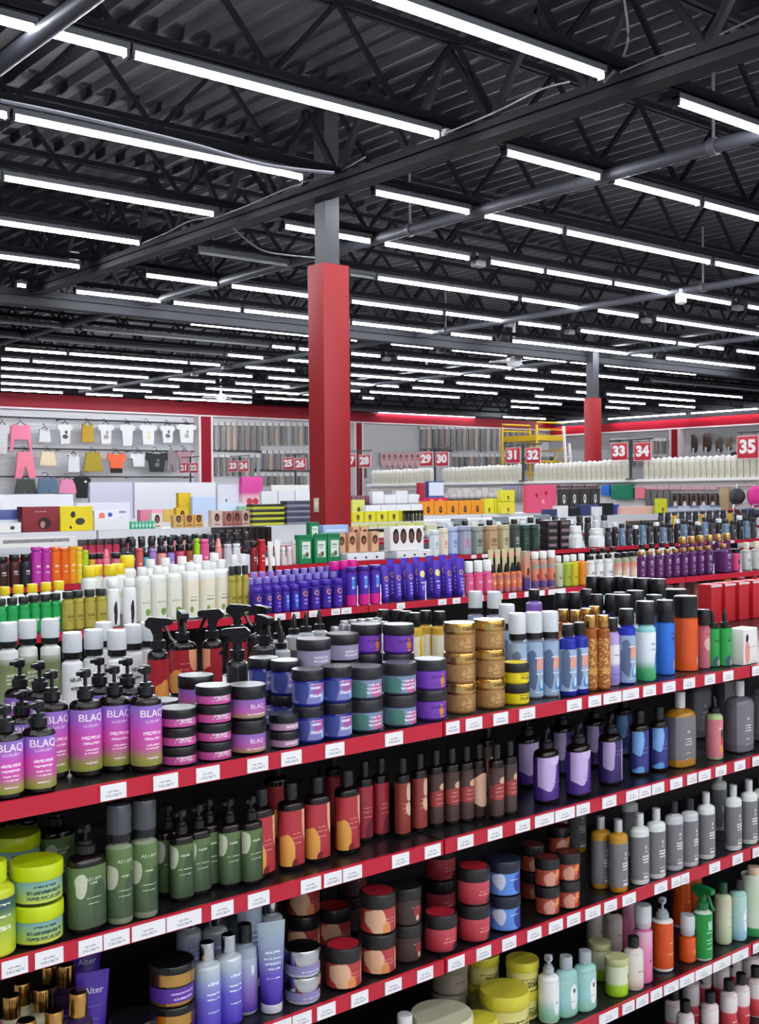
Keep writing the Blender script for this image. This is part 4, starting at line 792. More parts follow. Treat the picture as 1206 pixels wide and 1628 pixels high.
K2_jug = simp('jug', 'clear white jug with leaf label', .045, .25, mat('e4e6dc', .25), label('e8e8da', blobs=(('7f9a4c', .01, .045, .018, .016),), bars=((.09, .004, .025),), bar='c7b98c'), WHITE, .035, nr=.02, p=2.6, cat='jug')
K2_jug2 = simp('jug', 'white jug with cream label', .045, .25, mat('efefeb', .25), label('ece6cf', blobs=(('8fa35a', -.012, .04, .01, .014),), bars=((.08, .004, .022), (.095, .002, .02)), bar='8f8a70'), WHITE, .035, nr=.02, p=2.6, cat='jug')
PUR, PUR2 = mat('4a2aa6', .3), mat('3a2190', .3)
PURL = label('4c2cae', blobs=(('e2b24a', .002, .11, .011, .012), ('4c2cae', .002, .11, .007, .008)), bars=((.08, .004, .007), (.065, .004, .007), (.05, .004, .007), (.035, .004, .007)), bar='cdbff0')
def ptube(desc, H, body, lab, cap, W=.05): return tube(desc, W, .017, H, lab, cap, caph=.02)
K2_pt = ptube('tall purple tube with gold ring emblem', .175, PUR, PURL, PUR2); K2_pty = ptube('purple tube with pale yellow print', .178, PUR, label('4c2cae', blobs=(('f0e28a', .0, .12, .014, .016),), bars=((.08, .003, .012), (.06, .003, .008), (.05, .003, .006)), bar='e8e2f4'), PUR2)
PINKB = label([(0, 'd81c8c'), (.28, 'd81c8c'), (.3, '4a2aa6'), (1, '5230ae')], 0, .16, blobs=(('4f8fe0', .0, .1, .009, .03),), bars=((.08, .004, .008), (.12, .004, .008)), bar='d8d4f4')
K2_pp = simp('capped_bottle', 'purple bottle with hot pink foot', .025, .17, mat('d81c8c', .3), PINKB, PUR2, .02, lz=(.02, .97), nr=.02, p=2.6, sy=.75)
K2_ps = simp('capped_bottle', 'small purple bottle with gold ring emblem', .021, .12, PUR2, label('4526a0', blobs=(('e2a24a', 0, .07, .010, .011), ('4526a0', 0, .07, .006, .007)), bars=((.045, .003, .007), (.03, .003, .007)), bar='c9bdf0'), PUR, .02, nr=.016)
K2_pb = simp('capped_bottle', 'small purple bottle with blue panel', .021, .12, PUR2, label('4526a0', blobs=(('3f7fe0', 0, .05, .009, .035),), bars=((.07, .003, .007), (.05, .003, .007)), bar='d9e2f8'), PUR, .02, nr=.016)
K2_pc = simp('capped_bottle', 'little lavender-capped purple bottle', .017, .11, PUR, label('4a2cae'), mat('8f7fd0', .3), .02, nr=.012)
K2_hp = simp('capped_bottle', 'hot pink capped purple bottle at the back', .022, .15, PUR, label('5030b0'), mat('e0209a', .3), .03, nr=.018)
K2_pk = simp('capped_bottle', 'clear pink bottle with white cap', .024, .165, mat('e0508c', .12), label('e4628f', bars=((.06, .006, .012),), bar='f4c0d4'), WHITE, .055, nr=.019, hr=.022)
K2_or = simp('capped_bottle', 'orange and purple bottle with black conical cap', .022, .15, mat('d97a4c', .2), label([(0, '8a5a9a'), (.3, 'd9704c'), (.6, 'e08a5a'), (1, '7a4f8a')], .0, .1, bars=((.05, .006, .008),), bar='f0c8a0'), BLACK, .045, nr=.017, taper=.45, hr=.018)
K2_cr = tube('cream tube standing crimp up', .05, .016, .14, label('c9c29a', bars=((.08, .003, .012),), bar='8a8458'), BLACK)
K2_op = carton('product_carton', 'box', 'slim orange and purple carton with portrait', .045, .04, .19, label([(0, '4a3a7a'), (.3, '5a3f7a'), (.4, 'd9825a'), (.75, 'c98f7a'), (1, 'b8a088')], 0, .19, blobs=(('3a2a2a', .004, .09, .012, .02),)), None)
K2_ow = simp('capped_bottle', 'orange and grey bottle with white cap', .025, .18, mat('c98f7a', .3), label([(0, '5a4a8a'), (.25, '6a4f8a'), (.35, 'e07a5a'), (.65, 'd98a6a'), (.75, '9aa09a'), (1, 'a0a8a0')], 0, .14, blobs=(('4a2a2a', 0, .06, .007, .014),)), WHITE, .035, nr=.02, hr=.023)
def jug3(c, d): return simp('jug', d, .033, .17, mat(c, .12), label(c, bars=((.05, .006, .014),), bar='6a6420'), mat('eeeeea', .35), .035, nr=.018, p=2.4, cat='jug')
K2_jg = [jug3('b9c49a', 'pale green jug with white cap'), jug3('c9b81c', 'yellow oil jug with white cap'), jug3('d9861c', 'amber oil jug with white cap'), jug3('9fae3a', 'olive green jug with white cap')]
K2_wl = simp('capped_bottle', 'white-label bottle with black cap', .028, .16, mat('d9d9d2', .2), label('ececea', bars=((.06, .008, .016), (.04, .003, .014), (.03, .003, .014)), bar='70707a'), BLACK, .025, nr=.022, hr=.022)
K2_sg = simp('capped_bottle', 'sage bottle with white and pink label', .023, .16, mat('a4ad92', .2), label([(0, '9aa588'), (.3, 'e9d5c9'), (.8, 'd98f7a'), (1, 'a4ad92')], 0, .12, bars=((.06, .012, .006),), bar='f6f2ee'), BLACK, .025, nr=.018)
PLUM = label('5c2160', bars=((.10, .008, .014), (.085, .003, .014), (.06, .002, .014), (.05, .002, .014), (.03, .006, .008)), bar='cdb4d4')
K2_pl = simp('capped_bottle', 'plum bottle with white lettering and bronze cap', .027, .165, mat('521d58', .2), PLUM, mat('b98a5a', .25, .7), .022, nr=.018); K2_plb = simp('capped_bottle', 'wide plum bottle with bronze cap', .045, .165, mat('521d58', .2), PLUM, mat('b98a5a', .25, .7), .022, nr=.018, p=2.8)
K2_gcap = simp('capped_bottle', 'gold-capped plum bottle of the back row', .024, .185, mat('521d58', .2), PLUM, mat('d0a060', .25, .7), .035, nr=.019)
K2_pj = simp('capped_bottle', 'bright pink tub with dark top', .03, .12, mat('cc3f7a', .3), label('d04a80', blobs=(('5a2a3a', 0, .05, .012, .012),)), BLACK, .02, nr=.026)
K2_cl = simp('capped_bottle', 'clear grey bottle with cream pump cap', .027, .17, mat('b9bdb4', .2), label('c9cdc6', bars=((.06, .01, .012),), bar='7a8078'), mat('e2d9b8'), .04, nr=.014)
for px, dy, h in ((8, .3, 66), (30, .32, 66), (52, .32, 66), (74, .33, 66), (94, .34, 66), (144, .42, 82), (158, .44, 82), (172, .42, 82), (187, .44, 82), (203, .48, 92)): P2r(K2_ywh, px, dy, h)
for px in (2, 20, 38, 57, 75, 91): P2r(K2_grn, px, .05+.02*(px % 2), 60)
for px in (108, 124, 141, 157): P2r(K2_olv, px, .06, 62)
for px in (178, 206): P2r(K2_wbk, px, .06, 74)
for px in (226, 251, 276): P2r(K2_jug, px, .1, 88, 26)
for px in (302, 328, 353): P2r(K2_jug2, px, .12, 88, 27)
for px, dy in ((240, .35), (264, .36), (290, .36), (315, .37), (341, .38)): P2r(K2_jug2, px, dy, 88, 26)
for px in (368, 379, 390): P2r(K2_olv, px, .08, 78, 12)
for px in (372, 386): P2r(K2_wbk, px, .22, 90, 14)
for i, px in enumerate((409, 425, 440, 453, 469)): P2r(K2_pb if i in (3, 4) else K2_ps, px, .03, 42, 15)
for i, px in enumerate((481, 500, 518, 536)): P2r(K2_ps, px, .03, 46, 17)
for i in range(11): P2r(K2_pc, 398+i*13.2, .13, 54, 12)
for i in range(11): P2r(K2_pc, 404+i*13.2, .20, 60, 12)
for px in (530, 545, 560): P2r(K2_hp, px, .17, 68, 15)
for px in (558, 578, 596): P2r(K2_pp, px, .04, 62, 18)
for i, px in enumerate((612, 632, 651, 670, 694, 712, 731)): P2r(K2_pty if i in (3, 4) else K2_pt, px, .045, 60, 18, rz=0)
for px in (621, 642, 661, 683, 703, 721): P2r(K2_pt, px, .10, 66, 17, rz=0)
for px in (745, 760, 775): P2r(K2_pk, px, .05, 54, 15)
for px in (783, 794, 805, 815, 824): P2r(K2_or, px, .05, 46, 11)
for px in (780, 791, 802, 813, 824): P2r(K2_cr, px, .12, 66, 12, rz=0)
P2r(K2_op, 835, .05, 62, 12)
for px in (850, 863, 876): P2r(K2_ow, px, .05, 60, 13)
for i, px in enumerate((887, 900, 911, 924)): P2r(K2_jg[(0, 3, 1, 2)[i]], px, .06, 50, 15)
for px in (938, 952, 966): P2r(K2_wl, px, .06, 46, 14)
for px in (943, 959, 974): P2r(K2_wl, px, .18, 52, 14)
for px in (982, 994, 1006): P2r(K2_sg, px, .06, 46, 12)
for px in (1018, 1032, 1046, 1060, 1073, 1086, 1099, 1112, 1125): P2r(K2_pl, px, .06, 45, 13)
P2r(K2_plb, 1149, .06, 46, 24); P2r(K2_pj, 1169, .07, 36, 14)
for px in (1186, 1202): P2r(K2_cl, px, .07, 45, 14)
for px in (1085, 1099, 1113, 1127, 1141, 1155): P2r(K2_gcap, px, .2, 58, 12)
for px in (1020, 1036, 1052, 1068): P2r(K2_wl, px, .2, 52, 12)
# lower shelf of the second rack: pinkish cartons seen under the red rail at the far right
K2_pinkc = carton('product_carton', 'box', 'dusty pink carton with red print', .05, .04, .19, label('c98a86', bars=((.15, .014, .02), (.1, .006, .018)), bar='8a2a34'), None)
K2_orc = carton('product_carton', 'box', 'mustard orange carton', .07, .05, .2, mat('d98f1c', .4), None); K2_redc = carton('product_carton', 'box', 'red carton of the lower shelf', .075, .05, .2, label('cf2f38', bars=((.12, .006, .02),), bar='f0b8b0'), None)
VB = "second rack's lower shelf"
def P2b(k, px, dy, h, wd, **kw): putY(k, px, Y2+dy, Z2B, VB, h=h, wd=wd, row='r2b', rz=0, **kw)
for px in (1022, 1041, 1060, 1079, 1098): P2b(K2_pinkc, px, .14, 62, 15)
for px in (1112, 1131): P2b(K2_pinkc, px, .06, 60, 15)
P2b(K2_orc, 1151, .06, 62, 19)
for px in (1172, 1194, 1214): P2b(K2_redc, px, .06, 60, 19)
for px in (720, 738): putY(K2_hp, px, Y2+.1, Z2B, VB, row='r2b', desc='purple bottle under the second rack top')

# ================================================================== THIRD RACK
Y3, Z3 = 6.30, -.475
TG3 = {0: iv([(748, 756), (765, 774), (1110, 1116), (1130, 1136), (1160, 1166)], Y3, Z3)}
def z3(px): return -.515 if px < 470 else Z3
for i in range(7):
    rack_section(1.9+1.22*i, 1.9+1.22*(i+1), Y3, .92, [-.515 if i < 2 else Z3, -.76, -1.1, -1.4, -1.78], 'gondola rack of the third row, ' + ('at the far left', 'under the pink and lilac bottles', 'under the red bottles', 'under the face-print boxes', 'under the grey tubs', 'under the dark cartons', 'at its right end')[i], TG3, deep=.44, group='gondola racks of the third row')
V3 = 'on the third rack'
def P3r(k, px, dy, h=None, wd=None, where=V3, row='r3', **kw): putY(k, px, Y3+dy, z3(px), where, h=h, wd=wd, row=row, **kw)
_kc = {}
def col(cname, c, shape='bottle', cap='1a1a1c', capn=None):
    k = (cname, shape, cap)
    if k in _kc: return _kc[k]
    b = mat(c, .3); cm = mat(cap, .35)
    if shape == 'bottle': K = simp('capped_bottle', f'{cname} bottle' + (f' with {capn} cap' if capn else ''), .026, .19, b, label(c, bars=((.09, .005, .01), (.075, .002, .012)), bar='f0e8ea'), cm, .035, nr=.019, hr=.0235)
    elif shape == 'can': K = simp('aerosol_can', f'{cname} can', .026, .2, b, label(c, bars=((.1, .006, .01), (.07, .003, .012)), bar='f6e2d0'), cm, .02, nr=.02, lz=(.02, .95), cat='can')
    elif shape == 'cone': K = simp('capped_bottle', f'{cname} cone-topped bottle', .026, .2, b, None, cm, .05, nr=.018, taper=.5)
    elif shape == 'tube': K = tube(f'{cname} tube', .05, .016, .17, b, cm)
    _kc[k] = K; return K
L3 = [(4, 'dark brown', '3a1c18', 'bottle', 50, 18), (23, 'chocolate', '4a2018', 'bottle', 52, 17), (41, 'black', '26262c', 'bottle', 52, 17), (59, 'magenta', 'c23aa6', 'can', 62, 17), (74, 'magenta', 'c23aa6', 'can', 60, 15), (89, 'vivid orange', 'ee6c1c', 'can', 60, 16), (104, 'vivid orange', 'ee6c1c', 'can', 58, 14), (117, 'amber orange', 'f09a1e', 'can', 60, 12), (127, 'yellow', 'e8cc28', 'can', 58, 11), (135, 'lime', 'b4d828', 'can', 52, 10),
 (143, 'golden', 'd99a2c', 'bottle', 46, 12), (156, 'rose', 'c9506e', 'bottle', 46, 12), (169, 'salmon', 'f0838f', 'cone', 52, 12), (185, 'dusty rose', 'd0707c', 'bottle', 45, 17), (207, 'violet', '8a6cc8', 'bottle', 44, 14), (222, 'coral red', 'e0605c', 'can', 50, 12), (232, 'teal', '4fa8b8', 'bottle', 44, 10), (243, 'lilac', 'a98ccc', 'can', 48, 12), (257, 'peach', 'e89a8c', 'bottle', 50, 15), (272, 'lavender', '9a86d4', 'bottle', 50, 12),
 (286, 'raspberry', 'c9486c', 'bottle', 52, 15), (301, 'brick brown', '9a4a34', 'bottle', 52, 14), (313, 'neon green', 'a4e01c', 'can', 60, 10), (325, 'pink', 'ec5c94', 'can', 58, 15), (338, 'silver grey', 'b9bcc4', 'bottle', 46, 10), (347, 'shell pink', 'f0a09a', 'cone', 58, 12), (362, 'pale grey', 'd0d4da', 'can', 48, 13), (376, 'white', 'e6e8ec', 'can', 48, 12), (390, 'pearl white', 'dfe3ea', 'bottle', 38, 15),
 (403, 'maroon', '8a1f2a', 'bottle', 50, 12), (416, 'bright red', 'c8242c', 'can', 52, 12), (430, 'cream white', 'ece8e0', 'tube', 48, 12), (441, 'ivory white', 'f2f0ec', 'tube', 50, 12)]
CAPS = {'can': None}
for px, n, c, sh, h, wd in L3: P3r(col(n, c, sh, c if sh == 'can' else ('f0eeee' if sh in ('tube',) else (c if sh == 'cone' else '1a1a1c')), 'black' if sh == 'bottle' else None), px, .05, h, wd)
for i in range(14): P3r(col('grey-capped dark', '35353c', 'bottle', '2a2a2e'), 196+i*15, .22, 62, 12, where='in the third rack back row')
K3_green = carton('product_packet', 'packet', 'green packet with white square print', .07, .04, .13, mat('1f8a54', .4), None, (('white_panel', mesh('white_panel', box(bmesh.new(), (.003, -.0206, .062), (.046, .0012, .074)), label('e9ece6', blobs=(('5f4a3c', .006, .04, .010, .012), ('6f9a6a', -.008, .034, .012, .01)), bars=((.08, .004, .016), (.068, .002, .014)), bar='5f8a6a'))), ('folded_top', mesh('folded_top', box(bmesh.new(), (0, -.0206, .119), (.066, .0014, .018)), mat('17744a', .4)))))
for px in (479, 506, 527): P3r(K3_green, px, .06, 46, 24, rz=0)
putY(K3_green, 497, Y3+.07, Z3+.16, V3, h=28, wd=18, rz=0, desc='green packet resting on top of the others')
K3_tray = carton('display_tray', 'tray', 'low white display tray with dark dots', .34, .2, .05, mat('eceef2', .4), label('f0f0f4', blobs=(('222226', -.1, .02, .012, .008), ('222226', 0, .02, .012, .008), ('222226', .1, .02, .012, .008))))
P3r(K3_tray, 568, .14, None, 75, rz=0, fixed=True); P3r(K3_tray, 645, .14, None, 72, rz=0, fixed=True)
FACE = label('d9a884', blobs=(('3a241c', .0, .085, .028, .03), ('8a5a40', .0, .075, .018, .024), ('5a2f22', .0, .062, .010, .006)))
K3_face = carton('hair_colour_box', 'box', 'tan box with a dark-haired portrait', .075, .05, .14, mat('c9946c', .4), FACE)
for px in (540, 557, 575, 593): putY(K3_face, px, Y3+.13, Z3+.055, "third rack's white tray", h=32, wd=15, rz=0, row='r3t')
for px in (563, 577): putY(K3_face, px, Y3+.30, Z3+.12, V3, h=24, wd=13, rz=0, desc='small portrait box on the back row')
K3_four = carton('hair_colour_box', 'box', 'wide white box with four dark portraits', .27, .06, .14, mat('eeeae8', .4), label('efe9e6', blobs=tuple(b for x in (-.09, -.03, .035, .095) for b in (('2a1c1a', x, .085, .024, .045), ('7a4a3c', x, .08, .014, .028)))))
putY(K3_four, 642, Y3+.12, Z3+.055, V3, h=37, wd=70, rz=0)
K3_blue = carton('product_carton', 'box', 'long pale blue carton beside the near column', .2, .08, .08, label('9fbce8', bars=((.05, .006, .08), (.03, .003, .06)), bar='e6eefa'), None)
putY(K3_blue, 528, Y3+.3, Z3+.15, V3, h=22, wd=50, rz=0, fixed=True)
K3_riser = carton('display_riser', 'riser', 'low white step riser on the third rack', .5, .2, .14, mat('e2e4e8', .4)); P3r(K3_riser, 540, .36, None, 110, rz=0, fixed=True)
def tub(d, c, lc, R=.035): return simp('tub', d, R, .13, mat(c, .35), label(c, bars=((.06, .01, R*.5), (.04, .004, R*.5)), bar=lc), mat(c, .4), .02, nr=R*.9, p=3.5, lz=(.03, .95), cat='tub')
for px, d, c, lc, h, wd in ((690, 'white tube with green print', 'dfe8ea', '8ac0b8', 42, 14), (704, 'cream tube with orange print', 'f0e2c8', 'e88a5a', 44, 14), (718, 'pale blue pouch', 'b4c4e4', '5f7ac4', 46, 16), (736, 'grey-lilac tub with pink dot', 'a9a9bc', 'c9788c', 46, 22), (757, 'grey tub with black figures', '9aa396', '2a2c2a', 44, 18), (779, 'tan packet with script', 'c2a27c', '7a5230', 44, 21), (800, 'cream packet with script', 'c9bd94', '6a5a34', 44, 16), (818, 'dark speckled packet', '4a5450', 'b9c0b8', 44, 14), (833, 'bottle green tin', '31483c', '4f6a58', 42, 15), (848, 'bottle green tin', '31483c', '4f6a58', 42, 14)):
    P3r(tub(d, c, lc), px, .06, h, wd)
K3_dark = carton('product_carton', 'box', 'stacked black carton with pale print', .11, .08, .05, label('2a2428', bars=((.03, .01, .04),), bar='a88a8c'), None)
for px in (872, 892): P3r(K3_dark, px, .12, 11, 24, rz=0); 
for j in range(1, 4):
    for px in (872, 892): putY(K3_dark, px, Y3+.12, Z3+j*.060, 'third rack, ' + ('second', 'third', 'fourth')[j-1] + ' layer up', h=11, wd=24, rz=0)
K3_wj = simp('jar', 'plain white square jar', .05, .11, mat('f0f0f0', .35), None, WHITE, .03, nr=.042, hr=.047, p=3.2, cat='jar')
for px, h, wd in ((914, 36, 21), (948, 30, 22)): P3r(K3_wj, px, .05, h, wd, rz=0)
for px in (450, 460, 470): P3r(col('clear blush', 'e8d2d0', 'bottle', 'f0eeee', 'white'), px, .08, 38, 9)
MIX = [('dark grey', '3c3c44'), ('charcoal', '2a2a30'), ('steel blue', '6f8aa4'), ('white', 'e4e6ea'), ('slate', '55606c'), ('black', '1e1e22'), ('silver', 'b4b6bc'), ('tan', 'b08a5c')]
for i, px in enumerate(range(966, 1206, 11)): n, c = MIX[(i*5+i//3) % 8]; P3r(col(n, c, 'bottle', ('1a1a1c', 'e8e8e8', '2a2a2e')[i % 3], ('black', 'white', 'grey')[i % 3]), px, .08+.03*(i % 2), 30+(i*7) % 9, 10)
for i, px in enumerate(range(700, 970, 13)): n, c = MIX[(i*3+2) % 8]; P3r(col(n, c, 'bottle', ('1a1a1c', 'e8e8e8', '2a2a2e')[i % 3], ('black', 'white', 'grey')[i % 3]), px, .4, 42+(i*5) % 8, 11, where="third rack's back row")

# ================================================================== FURTHER RACKS
def rest(px0, px1, Y, z):      # X span of two photograph columns on the line (Y, z)
    return xon(px0, Y, z), xon(px1, Y, z)
def blk(name, cat, desc, px0, px1, hpx, Y, D, z, m, face=None, where='', tier=None, row=None):
    a, b = rest(px0, px1, Y, z); d = Vector(((a+b)/2, Y, z)).dot(AZ); H = hpx*d/FPX
    K = carton(name, cat, desc, b-a-.004, D, H, m, face); add(K, (a+b)/2, Y+D/2, z, where, rz=0, fixed=True, tier=tier)
    return K
def scaled(stops_or_col, H, **kw): return label(stops_or_col, 0, H, **kw)
Y4, Z4, ZR4 = 8.80, -.48, -.30
Y5, Y6 = 11.0, 13.2
WR = mat('d6d7da', .4)
def tiered(yf, x0, n, nm):
    for i in range(n):
        o = rack_section(x0+1.22*i, x0+1.22*(i+1), yf, .92, [Z4, -.78, -1.1, -1.78], f'gondola rack with white riser in the {nm} row, {ordw(i+1)} section along', None, deep=.44, back=WR, shelf=WR, group=f'gondola racks of the {nm} row')
        obj('riser_shelf', mesh('riser_shelf', box(bmesh.new(), (0, .68, CZ+Z4+.09), (1.2, .42, .176)), WR), o)
tiered(Y4, 3.3, 9, 'fourth'); tiered(Y5, 4.1, 8, 'fifth'); tiered(Y6, 5.0, 7, 'sixth')
F4, F5, F6, R4, R5, R6 = 'on the fourth rack', 'on the fifth rack', 'on the sixth rack', "on the fourth rack's riser", "on the fifth rack's riser", "on the sixth rack's riser"
yr4, yr5, yr6, zr = Y4+.50, Y5+.50, Y6+.50, Z4+.18
POR = lambda c: label(c, blobs=(('2c1c18', .0, .085, .026, .04), ('8a5a44', .0, .078, .015, .026)), bars=((.02, .006, .03),), bar='6a3a30')
# left end, on the riser of the fourth rack: two big dryer boxes
blk('product_carton', 'box', 'dark red appliance box with hair portrait', 36, 94, 40, yr4, .12, zr, mat('7a1822', .4), label([(0, '7a1820'), (1, '8f2430')], 0, .2, blobs=(('2a1216', .03, .07, .06, .05), ('b87a6a', .015, .06, .02, .03)), bars=((.17, .004, .05),), bar='d9a0a0'), R4)
blk('product_carton', 'box', 'bright yellow appliance box with black dryer pictures', 96, 148, 39, yr4, .12, zr, mat('ecd51c', .4), label('ecd51c', blobs=(('2a2a2a', -.035, .14, .022, .028), ('3a3a3a', .03, .08, .045, .03), ('2a2a2a', -.055, .03, .012, .014))), R4)
blk('product_carton', 'box', 'white product board beside the red appliance box', -6, 34, 16, yr4-.04, .06, zr, mat('e6e4e0', .4), label('ebe8e4', blobs=(('3a3a3a', .03, .04, .02, .016),)), R4)
blk('product_carton', 'box', 'blue and white carton behind the left end', -6, 34, 36, yr4+.1, .1, zr, label([(0, 'dfe4ee'), (.5, 'dfe4ee'), (.55, '3a4a8c'), (1, '46568f')], 0, .2), None, R4)
blk('display_riser', 'shelf edge', 'long white header strip with black lettering, left end', -6, 120, 16, Y4+.1, .03, Z4+.07, mat('ece9e6', .4), label('efece8', bars=((.05, .014, .28),), bar='3a3438'), F4)
blk('product_carton', 'box', 'low white carton right of the yellow box', 150, 206, 18, yr4, .1, zr, mat('e9e9ec', .4), None, R4)
blk('product_carton', 'box', 'pale carton with coral and blue shapes', 150, 190, 30, yr4+.12, .1, zr, mat('e6e8f2', .4), label('e8eaf4', blobs=(('ee7a6a', -.05, .12, .03, .03), ('3f4fae', .03, .13, .022, .02))), R4)
for i in range(6): blk('product_carton', 'box', 'small crimson carton with dark top', 128+i*13, 139+i*13, 22, Y4+.12, .06, Z4, label([(0, 'c23a5a'), (.6, 'a82a48'), (.65, '2a1a20'), (1, '3a2a2a')], 0, .11), None, F4)
for i in range(7): blk('product_carton', 'box', 'mint green carton with white print', 209+i*5.5, 214+i*5.5, 12, yr4-.02, .05, zr, label('5cc49a', bars=((.03, .012, .01),), bar='e8f4ee'), None, R4)
for i in range(10): K_ = simp('capped_bottle', 'small black-capped bottle', .02, .1, mat(('d87a8a', 'c9a08a', 'b46a7a', 'd0b0b8')[i % 4]), None, BLACK, .035, nr=.017); putY(K_, 208+i*17, Y4+.1, Z4, F4, h=24, wd=11, row='r4')
for i, (px, w_, h, c) in enumerate(((250, 18, 24, 'e8dcd4'), (284, 16, 20, 'd9b46a'), (301, 15, 20, 'd8a85a'), (316, 14, 20, 'dcb060'), (345, 18, 26, 'e4ccc0'), (364, 12, 24, 'c08478'), (377, 12, 24, 'b8786c'), (391, 12, 24, 'd8b0a4'))): blk('hair_colour_box', 'box', ('pale' if c[0] == 'e' else 'warm tan') + ' box with a portrait', px-w_/2, px+w_/2, h, yr4, .06, zr, mat(c, .4), POR(c), R4)
blk('hair_colour_box', 'box', 'yellow portrait box standing on the tan boxes', 280, 300, 22, yr5-.03, .06, zr, mat('e3b82e', .4), POR('e3b82e'), R5); blk('hair_colour_box', 'box', 'taller yellow portrait box', 284, 304, 45, yr5+.12, .06, zr, mat('e8c42c', .4), POR('e8c42c'), R5)
for px, c in ((232, 'e07a94'), (250, 'f0a0b4'), (268, 'd9b45a')): blk('product_carton', 'box', {'e': 'rose pink', 'f': 'light pink', 'd': 'mustard'}[c[0]] + ' carton', px-9, px+9, 20, yr5, .08, zr, mat(c, .4), None, R5)
for j in range(3):
    for i in range(6): blk('product_carton', 'box', 'flat black carton of a stacked wall', 346+i*13, 358.5+i*13, 10, Y4+.15, .12, Z4+j*.062, label('222024', bars=((.025, .008, .03),), bar='8a7a78'), None, F4 + (', lowest layer', ', middle layer', ', top layer')[j])
for j in range(4): blk('product_carton', 'box', 'lime banded flat carton', 402, 452, 8, yr4, .12, zr+j*.052, label([(0, 'c4cc3a'), (.55, 'd4d84a'), (.6, '2a2c1e'), (1, '343424')], 0, .04), None, R4 + (', lowest layer', ', second layer', ', third layer', ', top layer')[j])
for j in range(4): blk('product_carton', 'box', 'slate blue flat carton', 456, 494, 9, yr4, .12, zr+j*.059, label([(0, '8a8c9c'), (.4, '9a9cac'), (.5, '3f4256'), (1, '4a4c60')], 0, .045), None, R4 + (', lowest layer', ', second layer', ', third layer', ', top layer')[j])
for i in range(6): blk('product_carton', 'box', 'dark maroon label carton', 418+i*13, 430+i*13, 13, yr5, .06, zr, label([(0, '4a2428'), (.5, '8a5a50'), (1, 'd8c8c0')], 0, .09), None, R5)
for i in range(4): blk('product_carton', 'box', 'black upright carton beside the lime cartons', 397+i*9, 405+i*9, 30, Y4+.1, .06, Z4, label('26221f', bars=((.06, .01, .012),), bar='8a3a34'), None, F4)
blk('product_carton', 'box', 'dark green square carton', 428, 450, 14, Y4+.1, .05, Z4+.145, mat('23352c', .4), None, F4) if False else None
# right part of the fourth and fifth racks
YB = label('e6dc3c', blobs=(('3a2a22', .0, .05, .02, .03), ('9a6a4a', .0, .045, .011, .02)), bars=((.015, .004, .02),), bar='8a8420')
OB = label('e8962c', blobs=(('2f1c18', .004, .07, .028, .05), ('a06444', .002, .075, .014, .024)), bars=((.015, .004, .02),), bar='f4dca0')
for i in range(5): blk('hair_colour_box', 'box', 'lime yellow relaxer box', 560+i*19, 578+i*19, 17, yr4, .08, zr, mat('d6d83a', .4), YB, R4)
for i in range(5): blk('hair_colour_box', 'box', 'orange portrait box', 671+i*19.5, 689.5+i*19.5, 22, yr5, .08, zr, mat('e8962c', .4), OB, R5)
for i in range(3): blk('hair_colour_box', 'box', 'yellow portrait box right of the orange boxes', 770+i*16, 785+i*16, 24, yr5, .08, zr, mat('e4da48', .4), YB, R5)
for j in range(2): blk('hair_colour_box', 'box', 'yellow upright portrait box', 797, 818, 18, yr5-.1, .08, zr+j*.171, mat('e8e04a', .4), YB, R5 + (', lower', ', upper')[j])
for i in range(4): blk('hair_colour_box', 'box', 'pale white and lime carton', 582+i*24, 605+i*24, 18, yr5, .08, zr, label([(0, 'c9d050'), (.4, 'd4d86a'), (.5, 'e8e8ea'), (1, 'ecebef')], 0, .15), None, R5)
for j in range(2):
  for i in range(8): blk('product_carton', 'box', ('low striped carton', 'low lime and black carton')[j], 556+i*15, 570+i*15, 13, Y4+.12, .06, Z4+j*.0885, label([(0, '3a3434'), (.35, 'c83a3a' if j == 0 else '2a2a26'), (.5, 'ece8e4'), (1, ('dfe2a0', 'd0d83c')[j])], 0, .08), None, F4)
for i in range(9): blk('product_carton', 'box', 'low grey and white carton', 678+i*22, 699+i*22, 22+(i % 3)*4, Y4+.12, .06, Z4, label([(0, '55585c'), (.4, 'b8bcc0'), (.6, 'e6e8ea'), (1, ('d8d8b0', 'c9d2dc', '8a9094')[i % 3])], 0, .1), None, F4)
for i in range(6):
    K_ = simp('capped_bottle', 'black-capped jar in a dark cluster', .03, .07, mat('3a3634'), None, BLACK, .02, nr=.027); putY(K_, 643+i*5.5, yr4-.03, zr, R4, h=17, wd=5, row='r4r')
blk('product_packet', 'packet', 'magenta gift pack with two round handles', 673, 713, 27, yr5+.12, .1, zr, mat('c8205e', .4), label('cc2464', blobs=(('d99a5a', -.08, .19, .045, .03), ('d99a5a', .08, .19, .045, .03))), R5)
blk('product_packet', 'packet', 'navy pack standing on the sixth rack', 681, 706, 48, yr6, .08, zr, mat('34508c', .4), label([(0, '2f4a86'), (.7, '3a5896'), (.75, 'dfe4ee'), (1, 'dfe4ee')], 0, .35), R6)
blk('product_packet', 'packet', 'crimson strip pack beside the navy pack', 667, 676, 46, yr6, .08, zr, mat('a8283a', .4), None, R6)
for i in range(8): blk('hair_pack', 'packet', 'dark wrapped hair pack in a clear sleeve', 716+i*10, 725+i*10, 28+(i % 3)*4, yr6, .06, zr, label([(0, '6a5a54'), (.4, '3a3030'), (.8, '2c2626'), (1, 'd9d4d0')], 0, .24, speck='8a807c'), None, R6)
